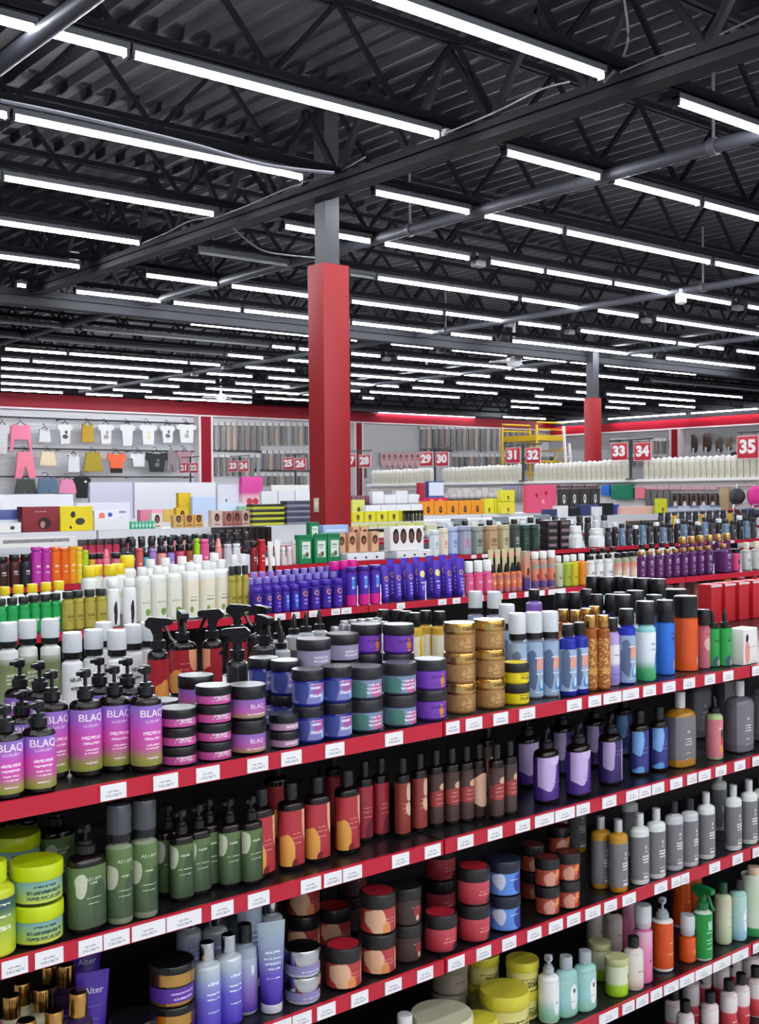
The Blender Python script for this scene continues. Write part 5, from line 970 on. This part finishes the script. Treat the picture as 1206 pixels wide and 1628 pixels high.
for i in range(4): blk('product_carton', 'box', 'white and grey household carton', 592+i*19, 610+i*19, 34-(i % 2)*6, yr6, .1, zr, label([(0, 'dfe2e4'), (.45, 'e8eaec'), (.5, '6a7074'), (.62, 'e2e4e6'), (1, 'e6e8ea')], 0, .25), None, R6)
for i in range(4): blk('product_carton', 'box', 'plum shelf carton right of the red column', 560+i*7, 566.5+i*7, 28, yr6, .08, zr, label([(0, '3a1f34'), (.6, '4a2848'), (1, '8a5a6a')], 0, .25), None, R6)
blk('hair_colour_box', 'box', 'yellow green portrait box right of the column', 560, 580, 27, yr5+.14, .08, zr, mat('d2d66a', .4), POR('d2d66a'), R5)
blk('product_packet', 'packet', 'wide coral pink pack with round seals', 838, 884, 38, Y5+.2, .06, Z4+.03, mat('e0506e', .4), label('e4587a', blobs=(('c23a54', -.1, .2, .03, .03), ('c23a54', .06, .22, .03, .03), ('c23a54', -.02, .1, .03, .03))), F5) if False else blk('product_packet', 'packet', 'wide coral pink pack with round seals', 836, 884, 44, yr5-.06, .06, zr, mat('e0506e', .4), label('e4587a', blobs=(('a82a44', -.1, .25, .03, .03), ('a82a44', .1, .28, .03, .03), ('f4a8b8', .04, .16, .03, .03))), R5)
for i in range(4): blk('product_packet', 'packet', 'dark pack with white oval window', 889+i*16.5, 904+i*16.5, 36, yr5-.06, .05, zr, mat('3c3a38', .4), label('3e3c3a', blobs=(('e9e6e2', .0, .19, .03, .07), ('3a3432', .0, .2, .012, .04))), R5)
for i in range(6): blk('product_carton', 'box', ('indigo', 'white', 'black')[i % 3] + ' flat carton on the fourth rack riser', 868+i*18, 885+i*18, 12+(i*5) % 9, yr4, .08, zr, mat(('3a4468', 'e8e8ea', '222226')[i % 3], .4), None, R4)
blk('product_packet', 'packet', 'long cobalt tray of small packs', 930, 984, 16, yr4+.16, .1, zr+.0, mat('2c3aa0', .4), None, R4)
blk('product_carton', 'box', 'peach flat carton', 985, 1046, 12, yr4+.12, .1, zr, mat('e9b8a8', .4), None, R4); blk('product_carton', 'box', 'dark slatted carton', 1000, 1046, 14, Y4+.16, .06, Z4, label([(0, '3a302c'), (1, '5a4a40')], 0, .1), None, F4)
blk('hair_colour_box', 'box', 'lime carton with dark print beside the hair packs', 1046, 1060, 24, yr4, .06, zr, mat('b8cc3a', .4), YB, R4)
for i in range(5): blk('product_carton', 'box', ('navy striped', 'pale blue')[i % 2] + ' low carton', 1062+i*17, 1078+i*17, 11, yr4, .06, zr, label([(0, '3a4a8a'), (.5, 'e4e8f0'), (1, ('3f5090', 'b8c8e4')[i % 2])], 0, .09), None, R4)
for i in range(14): K_ = col(*(('dark grey', '3c3c44'), ('black', '1e1e22'), ('mustard', 'd0a82c'), ('charcoal', '2a2a30'))[i % 4], 'bottle', '2a2a2e', 'grey'); putY(K_, 1050+i*11, Y4+.08, Z4, F4, h=26, wd=9, row='r4')
blk('product_carton', 'box', 'periwinkle carton at the right edge', 1184, 1196, 26, Y4+.2, .06, Z4, mat('8a94dc', .4), None, F4)
# white boards and bright cards standing on the further racks at the left
WBD = mat('e2e3e8', .35)
def board(px0, px1, ytop, Y, z, desc, c='e4e5ea', face=None, where=''):
    a, b = rest(px0, px1, Y, z); zt = atY((px0+px1)/2, ytop, Y).z
    K = carton('display_board', 'board', desc, b-a-.01, .05, zt-z, mat(c, .35), face); add(K, (a+b)/2, Y+.03, z, where, rz=0, fixed=True)
board(214, 344, 767, yr6, zr, 'wide white display board left of the yellow boxes', 'e4e5ea', None, R6); board(143, 212, 767, yr6+.02, zr, 'lavender-white display board with pale cap', 'd3d2e2', None, R6)
board(346, 384, 770, yr6, zr, 'narrow white board with small black marks', 'e0e2ec', label('e2e4ee', blobs=(('2a2a2e', -.05, .22, .012, .02), ('2a2a2e', -.08, .1, .02, .012), ('2a2a2e', .04, .1, .02, .012))), R6)
for i in range(3): board(416+i*27, 442+i*27, 781, yr5+.2, zr, 'tall white cabinet panel left of the red column', 'e3e5e6', None, R5)
board(432, 492, 771, yr6, zr, 'white ledge board behind the cabinet panels', 'e8e6e2', None, R6)
board(122, 208, 799, yr5, zr, 'white sign board with a dark heading line', 'e6e6f2', label('e8e8f4', bars=((.12, .012, .26), (.06, .003, .22)), bar='4a4a6a'), R5)
board(0, 118, 786, yr5+.15, zr, 'long white card board with black squares', 'eaeaf0', label('ececf2', blobs=tuple(('2a2a30', x, .09, .025, .03) for x in (-.22, -.1, .1, .24))), R5)
board(306, 344, 790, yr5, zr, 'pale blue product card', 'c4d6f0', None, R5); board(346, 386, 800, yr5, zr, 'very pale blue product card', 'd6e2f2', None, R5)
blk('product_packet', 'packet', 'hot pink padded pack', 385, 418, 62, yr6-.08, .08, zr, label([(0, 'e8dfe2'), (.2, 'f0e4e8'), (.5, 'e6b0c0'), (.6, 'd84a9a'), (1, 'e04aa0')], 0, .55, blobs=(('c23a4a', -.05, .2, .05, .05), ('c23a4a', .05, .2, .05, .05))), None, R6)
blk('product_packet', 'packet', 'sage green pack beside the pink pack', 380, 394, 22, yr5-.1, .06, zr, mat('8ab494', .4), None, R5)

# ================================================================== WHITE PARTITION ACROSS THE AISLE ENDS, WITH SIGN POSTS
XP, ZP = 15.0, .19
ya, yb = atX(1260, 765, XP).y, atX(588, 765, XP).y
o = empty('display_partition', C(XP, (ya+yb)/2, -CZ)); tag(o, 'long white partition across the aisle ends carrying pale packets', 'partition')
obj('panel', mesh('panel', box(bmesh.new(), (.06, 0, (CZ+ZP-.03)/2), (.10, yb-ya, CZ+ZP-.03)), slat_mat('dcdad6', .15)), o)
obj('top_ledge', mesh('top_ledge', box(bmesh.new(), (.08, 0, CZ+ZP-.022), (.32, yb-ya+.04, .044), bev=.004), mat('f2f1ee', .35)), o)
obj('hang_bar', mesh('hang_bar', bar(bmesh.new(), (-.05, -(yb-ya)/2, CZ+ZP-.13), (-.05, (yb-ya)/2, CZ+ZP-.13), .012), mat('c9a4a8', .3, .4)), o)
K_pkt = None
bm = lathe([(.051, 0), (.054, .01), (.055, .25), (.05, .275), (.034, .285)], 14, 1, 1.0, 4)
PKTM = label([(0, 'd9d5c6'), (.2, 'cfcab8'), (.75, 'd8d3c2'), (.85, 'efece2'), (1, 'f3f1ea')], 0, .28, bars=((.1, .03, .012), (.05, .008, .02)), bar='b4ac92', rough=.3)
bg = bmesh.new(); lathe([(.03, .2855), (.02, .295), (.012, .2995)], 8, bm=bg)
K_pkt = Kind('bagged_packet', 'packet', 'pale cream bagged packet in the long row', .05, .3, [('bag_body', mesh('bag_body', bm, PKTM)), ('gathered_top', mesh('gathered_top', bg, mat('f3f1ea', .4)))], ry=.05)
yy = yb-.07; posts = [atX(q, 765, XP).y for q in (694, 834, 1005, 1222)]
while yy > ya+.1:
    y = yy; yy -= .107
    if any(abs(y-q) < .15 for q in posts): continue
    px = proj(Vector((XP, y, ZP)))[0]
    add(K_pkt, XP+.06, y, ZP+.001, 'on top of the white partition', rz=-math.pi/2+random.uniform(-.15, .15), s=(.92, .92, .95+.2*min(1, max(0, (px-600)/500))+random.uniform(-.03, .03)), fixed=True)
SIGNR = mat('c42c3a', .4); NUMW = mat('f6f2f2', .4); POLE = mat('26262a', .4); SIGNE = mat('e8d4d6', .4)
def signpost(pxp, ytop, signs, ybase, standing):
    top = atX(pxp, ytop, XP); y0 = top.y; zb = ZP if standing else -CZ
    o = empty('aisle_sign', C(XP-.05, y0, zb)); NW = lambda n: {'2': 'twenty', '3': 'thirty'}[n[0]] + ('' if n[1] == '0' else '-' + ['', 'one', 'two', 'three', 'four', 'five', 'six', 'seven', 'eight', 'nine'][int(n[1])]); nums = ' and '.join(NW(n) for n, *_ in signs)
    tag(o, 'black aisle sign post with red number panel ' + nums + (' on the white partition' if standing else ' left of the white partition'), 'sign')
    obj('post', mesh('post', lathe([(.022, .015), (.022, top.z-zb)], 10), POLE), o)
    obj('base', mesh('base', lathe([(.09, 0), (.09, .012), (.03, .02)], 16), POLE), o)
    ys = [atX(s[1], 720, XP).y - y0 for s in signs]; reach = max(abs(v) for v in ys)+.18
    lo = -reach if min(ys) < 0 else 0; hi = reach if max(ys) > 0 else 0
    obj('crossbar', mesh('crossbar', bar(bmesh.new(), (0, lo, top.z-zb-.012), (0, hi, top.z-zb-.012), .012), POLE), o)
    for n, px, py, wpx in signs:
        c = atX(px, py, XP); d = c.dot(AZ); S = wpx*d/FPX; yy = c.y-y0; zz = c.z-zb; W = abs(atX(px-wpx/2, py, XP).y - atX(px+wpx/2, py, XP).y)
        p = obj('sign_panel', mesh('sign_panel', box(bmesh.new(), (-.03, yy, zz), (.012, W, S*1.05), bev=.003), SIGNR), o)
        obj('panel_edge', mesh('panel_edge', box(bmesh.new(), (-.026, yy, zz), (.012, W+.02, S*1.05+.02)), SIGNE), o)
        t = obj('lettering', flat_text(n, S*.86, NUMW, .012, W/S*.92), p, (-.038, yy, zz)); t.rotation_euler = (0, 0, -math.pi/2)
        for s in (-1, 1): obj('hook', mesh('hook', bar(bmesh.new(), (-.026, yy+s*W*.35, zz+S*.5), (0, yy+s*W*.35, top.z-zb-.012), .004), POLE), o)
signpost(305, 726, [('21', 297, 744, 14), ('22', 312, 744, 14)], 760, False)
signpost(384, 724, [('23', 375, 741, 15), ('24', 392, 741, 15)], 760, False)
signpost(472, 722, [('25', 463, 737, 17), ('26', 482, 738, 17)], 760, False)
signpost(573, 716, [('27', 561, 733, 18), ('28', 584, 733, 18)], 764, False)
signpost(694, 712, [('29', 682, 730, 20), ('30', 707, 730, 20)], 765, True)
signpost(834, 706, [('31', 820, 724, 22), ('32', 852, 724, 22)], 763, True)
signpost(1005, 698, [('33', 989, 718, 25), ('34', 1026, 718, 26)], 760, True)
signpost(1222, 684, [('35', 1193, 711, 33)], 757, True)
# packs hung on the near face of the partition
def hang(name, cat, desc, px0, px1, py0, py1, T, m, where, face=None, hole=True):
    c = atX((px0+px1)/2, (py0+py1)/2, XP-.06); y0, y1 = atX(px1, py0, XP-.06).y, atX(px0, py0, XP-.06).y
    zt, zb = atX((px0+px1)/2, py0, XP-.06).z, atX((px0+px1)/2, py1, XP-.06).z; W, H = (y1-y0)*.94, zt-zb
    bm = box(bmesh.new(), (0, 0, -H/2), (W, T, H), bev=min(T*.3, .012)); parts = [('pack_body', mesh('pack_body', bm, m))]
    if face: parts.append(('front_print', mesh('front_print', box(bmesh.new(), (0, -T/2-.001, -H/2), (W*.9, .002, H*.92)), face)))
    pg = bmesh.new(); bar(pg, (0, .05, -.02), (0, -T/2-.02, -.02), .004); parts.append(('peg_hook', mesh('peg_hook', pg, SILVER)))
    K = Kind(name, cat, desc, W/2, H, parts, ry=T/2); add(K, XP-.06, (y0+y1)/2, zt, where, rz=-math.pi/2, fixed=True)
ON = 'on the white partition face'
for i in range(5): hang('hair_pack', 'packet', 'braid pack with a fair portrait on dark card', 1068+i*15, 1081+i*15, 784, 826, .05, mat('3a3230', .4), ON, label([(0, '3c3634'), (1, '6a5a56')], -.4, 0, blobs=(('e4d4c8', .0, -.22, .035, .1), ('2a2020', -.01, -.08, .035, .05))))
for i in range(4): hang('hair_pack', 'packet', 'grey striped braid pack', 1026+i*10, 1035+i*10, 780, 806, .05, label('55524f', speck='a09a98'), ON)
for i in range(6): hang('hair_card', 'card', 'pale pink header card over the braid packs', 1026+i*19, 1044+i*19, 773, 778.5, .02, mat('d8a4b0', .4), ON)
hang('hair_pack', 'packet', 'plain tan cork panel right of the braid packs', 1145, 1160, 775, 826, .04, mat('b89a74', .6), ON)
for i in range(5): hang('hair_roll', 'packet', 'mauve rolled pack with dark bow', 852+i*20, 870+i*20, 770, 786, .08, label([(0, 'b09298'), (.6, 'a88a92'), (.8, '3a2c30'), (1, 'c8b4b8')], -.2, 0), ON)
hang('hair_pack', 'packet', 'round bright blue bonnet pack', 957, 970, 771, 788, .08, mat('2f6fd0', .5), ON); hang('hair_pack', 'packet', 'shiny green folded bonnet pack', 972, 1007, 770, 794, .08, label('1f8a68', speck='0f3a30'), ON); hang('hair_pack', 'packet', 'salmon pink pouch', 1010, 1026, 776, 793, .06, mat('ec7a8a', .4), ON)
for i in range(6): hang('hair_pack', 'packet', 'grey mesh pack with lilac header', 800+i*6, 805.5+i*6, 772, 796, .05, label([(0, '8a8684'), (.7, 'b4aeb0'), (1, 'b4a8d0')], -.3, 0, speck='6a6664'), ON)
for i in range(8): hang('hair_card', 'card', 'beige price card strip', 712+i*11, 722+i*11, 776, 784, .02, mat('e4dcd4', .4), ON)
for i in range(5): hang('hair_pack', 'packet', 'taupe bundled hair pack', 722+i*15, 736+i*15, 788, 800, .06, label('7a6e68', speck='3a3230'), ON)
def bonnet(px, py, rpx, c, desc, squash=1.0, off=.3):
    p = atX(px, py, XP-off); d = p.dot(AZ); r = rpx*d/FPX
    bm = bmesh.new(); bmesh.ops.create_icosphere(bm, subdivisions=3, radius=r)
    for v in bm.verts: v.co.z *= squash; v.co.y *= .55; v.co *= 1+.05*math.sin(v.co.y*40+v.co.z*25)
    K = Kind('bonnet', 'bonnet', desc, r, 2*r, [('bonnet_puff', mesh('bonnet_puff', bm, mat(c, .5))), ('hang_hook', mesh('hang_hook', tube_path(bmesh.new(), [(0, 0, r*squash*.95), (0, .02, r*squash+.06), (0, off-.06, r*squash+.08)], .008), SILVER))])
    add(K, p.x, p.y, p.z, 'hung before the white partition', rz=-math.pi/2, fixed=True)
bonnet(1171, 790, 14, '24242a', 'puffed black bonnet'); bonnet(1202, 789, 17, 'd8248c', 'puffed magenta bonnet', off=.26); bonnet(1165, 818, 15, 'c8202c', 'flattened red bonnet', .6, .56); bonnet(1196, 817, 14, '1e1e3a', 'flattened navy bonnet', .55, .56)

# ================================================================== GOODS ON THE BACK WALL
YW = Y1-.16
def rail(px0, px1, py, desc, Y=Y1):
    a, b = atY(px0, py, Y-.35), atY(px1, py, Y-.35)
    o = empty('garment_rail', C(a.x, Y-.35, (a.z+b.z)/2)); tag(o, desc, 'rail'); L = b.x-a.x
    obj('bar', mesh('bar', bar(bmesh.new(), (0, 0, 0), (L, 0, 0), .022), mat('4a4a4e', .35, .5)), o)
    for t in (.02, .35, .68, .98): obj('wall_bracket', mesh('wall_bracket', bar(bmesh.new(), (L*t, 0, 0), (L*t, .35, -.02), .016, square=True), mat('4a4a4e', .35, .5)), o)
    return (a.z+b.z)/2
for i, (py, n) in enumerate(((668, 'upper'), (715, 'middle'), (758, 'lower'))): rail(-30, 308, py, f'{n} dark garment rail on the back wall')
SH = {'tee': [(-.28, 1), (-.5, .88), (-.42, .66), (-.3, .72), (-.3, 0), (.3, 0), (.3, .72), (.42, .66), (.5, .88), (.28, 1), (.1, .94), (-.1, .94)],
      'tank': [(-.3, 1), (-.36, .7), (-.4, 0), (.4, 0), (.36, .7), (.3, 1), (.2, 1), (.12, .82), (-.12, .82), (-.2, 1)],
      'long': [(-.26, 1), (-.42, .9), (-.5, .0), (-.36, 0), (-.28, .55), (-.26, .42), (.26, .42), (.28, .55), (.36, 0), (.5, 0), (.42, .9), (.26, 1), (.1, .92), (-.1, .92)],
      'skirt': [(-.34, 1), (-.5, .05), (-.3, 0), (.3, 0), (.5, .05), (.34, 1)],
      'pants': [(-.34, 1), (-.5, 0), (-.14, 0), (0, .55), (.14, 0), (.5, 0), (.34, 1)],
      'shorts': [(-.38, 1), (-.5, 0), (-.06, .04), (0, .4), (.06, .04), (.5, 0), (.38, 1)],
      'crop': [(-.46, 1), (-.5, .62), (-.34, .6), (-.3, 0), (.3, 0), (.34, .6), (.5, .62), (.46, 1), (.14, .9), (-.14, .9)]}
GI = [0]
def garment(kind, desc, px, pt, pb, wpx, m):
    GI[0] += 1; yg = Y1-.44-.07*(GI[0] % 2)-(.16 if kind == 'shorts' else .06 if kind in ('long', 'skirt') else 0); c = atY(px, (pt+pb)/2, yg); d = c.dot(AZ); H = (pb-pt)*d/FPX; W = abs(atY(px+wpx/2, pt, yg).x - atY(px-wpx/2, pt, yg).x); z0 = atY(px, pb, yg).z
    bm = prism(bmesh.new(), [(x*W, z*H) for x, z in SH[kind]], -.025, .025); bmesh.ops.bevel(bm, geom=[e for e in bm.edges if abs(e.verts[0].co.y-e.verts[1].co.y) < 1e-6], offset=.012, segments=2, affect='EDGES')
    hb = bmesh.new(); hz = H+.02
    tube_path(hb, [(-W*.38, 0, H*.9), (-W*.2, 0, H*.97), (0, 0, hz+.05), (W*.2, 0, H*.97), (W*.38, 0, H*.9)], .012); tube_path(hb, [(0, 0, hz+.05), (0, 0, hz+.09), (0, .05, hz+.12), (0, Y1-.35-yg, hz+.125), (0, Y1-.3-yg, hz+.10)], .008)
    nm = {'tee': 't_shirt', 'tank': 'tank_top', 'long': 'crop_sweater', 'skirt': 'skirt', 'pants': 'trousers', 'shorts': 'shorts', 'crop': 'cropped_shirt'}[kind]
    K = Kind(nm, nm.replace('_', ' '), desc, W/2, H, [('garment_cloth', mesh('garment_cloth', bm, m)), ('hanger', mesh('hanger', hb, BLACK))]); add(K, c.x, yg, z0, 'hung on the back wall', rz=0, fixed=True)
def dim(h): return h if h[0] not in 'ef' or h[2] not in 'def' else 'd6d6d5'
cl = lambda h: mat(dim(h), .8, bump=.2)
LEO = label('c9a02c', speck='2a2418', rough=.8); TRN = lambda c, b: label(dim(c), blobs=((b, .0, .2, .08, .06), (b, .03, .32, .04, .05)), rough=.8)
for a in (('tee', 'black and white patterned top at the left edge', 4, 674, 722, 24, label('e0dcdc', speck='2a2426', rough=.8)), ('long', 'pink long-sleeved crop top', 33, 674, 717, 36, cl('e8809a')), ('pants', 'pink trousers under the pink crop top', 40, 718, 760, 34, cl('ec8298')), ('tank', 'cream camisole on black hanger', 71, 682, 703, 24, cl('e2dcc6')), ('tee', 'white top with dark figure print', 103, 674, 706, 26, TRN('ececec', '4a4a4c')),
    ('tank', 'yellow and black patterned blouse', 139, 673, 703, 24, LEO), ('tee', 'white flared top with two small prints', 168, 674, 706, 27, TRN('eeeeec', 'a08c80')), ('tee', 'white tee with diagonal mark', 202, 674, 709, 26, cl('f0f0f0')), ('tee', 'white boxy tee with faint smile print', 235, 674, 707, 30, TRN('f0efee', 'd9c8a8')), ('tee', 'white tee with dark chest print', 266, 676, 704, 26, TRN('eeeeee', '6a6a6c')), ('tee', 'large white tee touching the red pier', 296, 674, 704, 34, TRN('f0f0f0', '9aa49a')),
    ('skirt', 'beige mini skirt', 76, 718, 741, 28, cl('e6cfae')), ('tank', 'white sleeveless top of the second row', 117, 722, 751, 24, cl('ececea')), ('skirt', 'mustard skirt', 148, 719, 750, 31, cl('a8922c')), ('crop', 'orange crop top with dark hem', 185, 720, 752, 30, label([(0, '2a1c1a'), (.26, '2a1c1a'), (.28, 'e8663a'), (1, 'ec6c3e')], 0, .5, rough=.8)), ('crop', 'white folded crop top with dark edge', 220, 720, 742, 28, cl('f2f0f0')), ('crop', 'black short tee with faint print', 249, 719, 750, 36, TRN('262828', '6a6c6a')),
    ('pants', 'mauve grey leggings', 272, 716, 750, 16, cl('8a7a80')), ('tee', 'rose grey checked blouse', 293, 717, 745, 26, label('b08a92', speck='8a5a66', rough=.8)), ('shorts', 'dark camouflage shorts', 41, 762, 785, 36, label('4a4e48', speck='2c302c', rough=.8)), ('shorts', 'blue denim shorts', 76, 760, 785, 36, cl('5c7288')), ('skirt', 'pink mini skirt of the lowest row', 107, 762, 785, 30, cl('e48ab0')), ('tee', 'black top with white tag of the lowest row', 130, 758, 792, 30, label('1c1a1e', blobs=(('e8e8e8', .1, .45, .04, .03),), rough=.8))): garment(*a)
# hair packs on pegs
HC = ['3a3432', '55504e', '6e6a68', '8a827c', '2c2828', 'a48c72', '7a5c48', '94908e', '4a4644', 'b49a7c', '60483c', '303036']
HCN = {'a48c72': 'tan', '7a5c48': 'brown', 'b49a7c': 'honey', '60483c': 'chestnut'}
def hairpack(px, pt, pb, wpx, c, where, Y=None, X=None):
    if X is None: P = lambda a, b: atY(a, b, Y); ex = lambda v: v.x
    else: P = lambda a, b: atX(a, b, X); ex = lambda v: -v.y
    q = P(px, pt); zt, zb = q.z, P(px, pb).z; W = abs(ex(P(px+wpx/2, pt))-ex(P(px-wpx/2, pt))); H = zt-zb
    bm = box(bmesh.new(), (0, 0, -.05), (W*.94, .02, .10), 0, .006)
    prism(bm, [(-W*.2, -.101), (-W*.27, -H*.35), (-W*.3, -H*.9), (-W*.2, -H), (W*.2, -H), (W*.3, -H*.9), (W*.27, -H*.35), (W*.2, -.101)], -.03, .02, 1)
    bar(bm, (0, .14, -.03), (0, -.04, -.03), .006, 6, 2)
    n = HCN.get(c, 'grey' if c > '5' else 'dark'); K = Kind('hair_pack', 'packet', f'narrow {n} hair pack', W/2, H, None, mesh('hair_pack', bm, [mat('d9d6d2', .4), label(c, speck='c2bcb8', rough=.35), SILVER]))
    add(K, q.x, q.y, q.z, where, rz=0 if X is None else -math.pi/2, fixed=True)
B1 = 'back wall left of column'; B2 = 'back wall right of column'
YH = Y1-.14
for i in range(17): hairpack(333+i*9.6, 671+i*.12, 716-(i > 8)*8, 8, HC[(i*7) % 12] if i != 4 else 'b49a7c', B1 + ', upper row', YH)
for i in range(17): hairpack(333+i*9.6, 722-(i > 8)*6, 757-(i > 8)*10, 8, HC[(i*5+3) % 12], B1 + ', middle row', YH)
for i in range(9): hairpack(408+i*9.6, 752, 772, 8, HC[(i*5+1) % 12], B1 + ', lower row', YH)
for i in range(20): hairpack(671+i*9.4, 678, 719-(i % 5), 8, HC[(i*7+2) % 12], B2 + ', upper row', YH)
for i in range(19): hairpack(722+i*8.6, 722, 748, 7.5, HC[(i*5+6) % 12], B2 + ', lower row', YH)
for i in range(8): hairpack(561+i*2.9, 740, 760, 2.6, '60483c', B2 + ', beside the column', YH)
for i in range(7):
    px = 609+i*9; c = atY(px, 720, YH); W = abs(atY(px+4.2, 720, YH).x-atY(px-4.2, 720, YH).x); H = c.z-atY(px, 746, YH).z
    bm = prism(bmesh.new(), [(-W/2, 0), (-W/2, -H*.7), (W*.1, -H), (W/2, -H*.7), (W/2, 0)], -.03, .02); K = Kind('hair_pack', 'packet', 'pink pennant-shaped hair pack with portrait', W/2, H, [('pack_body', mesh('pack_body', bm, label('e0b0b4', blobs=(('3a2a2a', 0, -H*.3, W*.25, H*.2), ('d9a890', 0, -H*.35, W*.13, H*.13)),))), ('peg_hook', mesh('peg_hook', bar(bmesh.new(), (0, .14, -.03), (0, -.06, -.03), .006), SILVER))]); add(K, c.x, YH, c.z, 'on the back wall', rz=0, fixed=True)
for p0, p1, py, n in ((330, 425, 717, 'left bay'), (400, 492, 748, 'left bay, lower'), (668, 716, 716, 'bay right of the blank slatwall')):
    a, b = atY(p0, py, Y1-.03), atY(p1, py, Y1-.03); o = obj('wall_rail', mesh('wall_rail', bar(bmesh.new(), (0, 0, 0), (b.x-a.x, 0, 0), .03, square=True), mat('4c4644', .4)), None, C(a.x, Y1-.03, (a.z+b.z)/2)); tag(o, f'dark wall rail between hair pack rows, {n}', 'rail')
# right wall: packs and wigs
XW = X1-.14
for i in range(15): hairpack(972+i*6, 697, 721, 5.4, HC[(i*5+2) % 12], 'right wall beside far column', X=XW)
for i in range(3): hairpack(1064+i*4.4, 695, 714, 4, '303036', 'right wall near red pier', X=XW)
for i in range(12): hairpack(975+i*8.2, 722, 742, 7, HC[(i*7+4) % 12], 'right wall, lower row', X=XW)
def wig(px, pt, pb, wpx, c, desc):
    t = atX(px, pt, XW-.05); H = t.z-atX(px, pb, XW-.05).z; r = wpx*t.dot(AZ)/FPX/2
    bm = lathe([(r*.15, H), (r*.6, H*.93), (r*.85, H*.75), (r, H*.4), (r*.9, H*.1), (r*.6, 0)], 14, 1, .6)
    for v in bm.verts: v.co.x += .03*math.sin(v.co.z*30); v.co.y -= 0
    tg = bmesh.new(); box(tg, (r*.3, -r*.62, H*.1), (r*.5, .006, H*.3)); K = Kind('wig', 'wig', desc, r, H, [('wig_hair', mesh('wig_hair', bm, label(c, speck='1a1412', rough=.6))), ('paper_tag', mesh('paper_tag', tg, mat('ece6e0', .4))), ('peg_hook', mesh('peg_hook', bar(bmesh.new(), (0, 0, H*.96), (0, .2, H*.96), .01), SILVER))]); add(K, t.x, t.y, t.z-H, 'on the right wall', rz=-math.pi/2, fixed=True)
for px, pt, pb, w_, c in ((1102, 690, 720, 12, '4a2c28'), (1122, 688, 719, 15, '4a2a28'), (1142, 694, 720, 13, '6a5248'), (1158, 694, 716, 11, '8a7058'), (1176, 693, 716, 11, '9a7858')): wig(px, pt, pb, w_, c, ('dark brown' if c[0] == '4' else 'light brown') + ' hanging wig with white tag')
for px, pt, pb, w_ in ((1166, 718, 742, 18), (1184, 718, 742, 17)): wig(px, pt, pb, w_, '1c1a1e', 'full black wig')
# yellow rolling scaffold and a white ladder at the far corner
def scaffold():
    Ya, Yb = 23.0, 24.4; xa, xb = atY(853, 700, Ya).x, atY(897, 700, Ya).x; zt = atY(870, 676, Ya).z + CZ; H = zt
    o = empty('scaffold', C(xa, Ya, -CZ)); tag(o, 'yellow rolling scaffold near the back corner', 'scaffold'); ym = mat('dcb21e', .4); W = xb-xa
    for x in (0, W):
        for y in (0, Yb-Ya):
            p = obj('post', mesh('post', lathe([(.04, .12), (.04, H)], 10, off=(x, y, 0)), ym), o); obj('caster', mesh('caster', bar(bmesh.new(), (x-.03, y, .06), (x+.03, y, .06), .06, 14), BLACK), p)
    zp = atY(870, 696, Ya).z+CZ
    obj('platform', mesh('platform', box(bmesh.new(), (W/2, (Yb-Ya)/2, zp), (W, Yb-Ya, .16)), ym), o)
    for z in (H-.12, zp+.45, zp-.7, zp-1.4):
        for y in (0, Yb-Ya): obj('rail', mesh('rail', bar(bmesh.new(), (0, y, z), (W, y, z), .025), ym), o)
    for x in (0, W):
        for z in (zp-.35, zp-.7, zp-1.05, zp-1.4): obj('rung', mesh('rung', bar(bmesh.new(), (x, 0, z), (x, Yb-Ya, z), .022), ym), o)
    obj('cross_brace', mesh('cross_brace', bar(bmesh.new(), (0, 0, zp-1.4), (W, 0, zp-.2), .018), ym), o)
scaffold()
def ladder():
    Yl = 22.4; a, b = atY(908, 730, Yl).x, atY(917, 730, Yl).x; H = atY(908, 677, Yl).z+CZ
    o = empty('step_ladder', C(a, Yl, -CZ)); tag(o, 'white step ladder right of the yellow scaffold', 'ladder'); wm = mat('e6e2de', .4)
    for x in (0, b-a): obj('side_rail', mesh('side_rail', bar(bmesh.new(), (x, 0, 0), (x, .3, H-(.5 if x else 0)), .03, square=True), wm), o)
    for i in range(9): obj('step', mesh('step', box(bmesh.new(), ((b-a)/2, .03+i*.03, .3+i*.33), (b-a, .08, .03)), wm), o)
ladder()

# ================================================================== put every product on its shelf
for it in ITEMS:
    if it['row'] in ('s1', 's2', 's3', 's4', 's5'): it['ymin'] = YN + .006
emit_items()
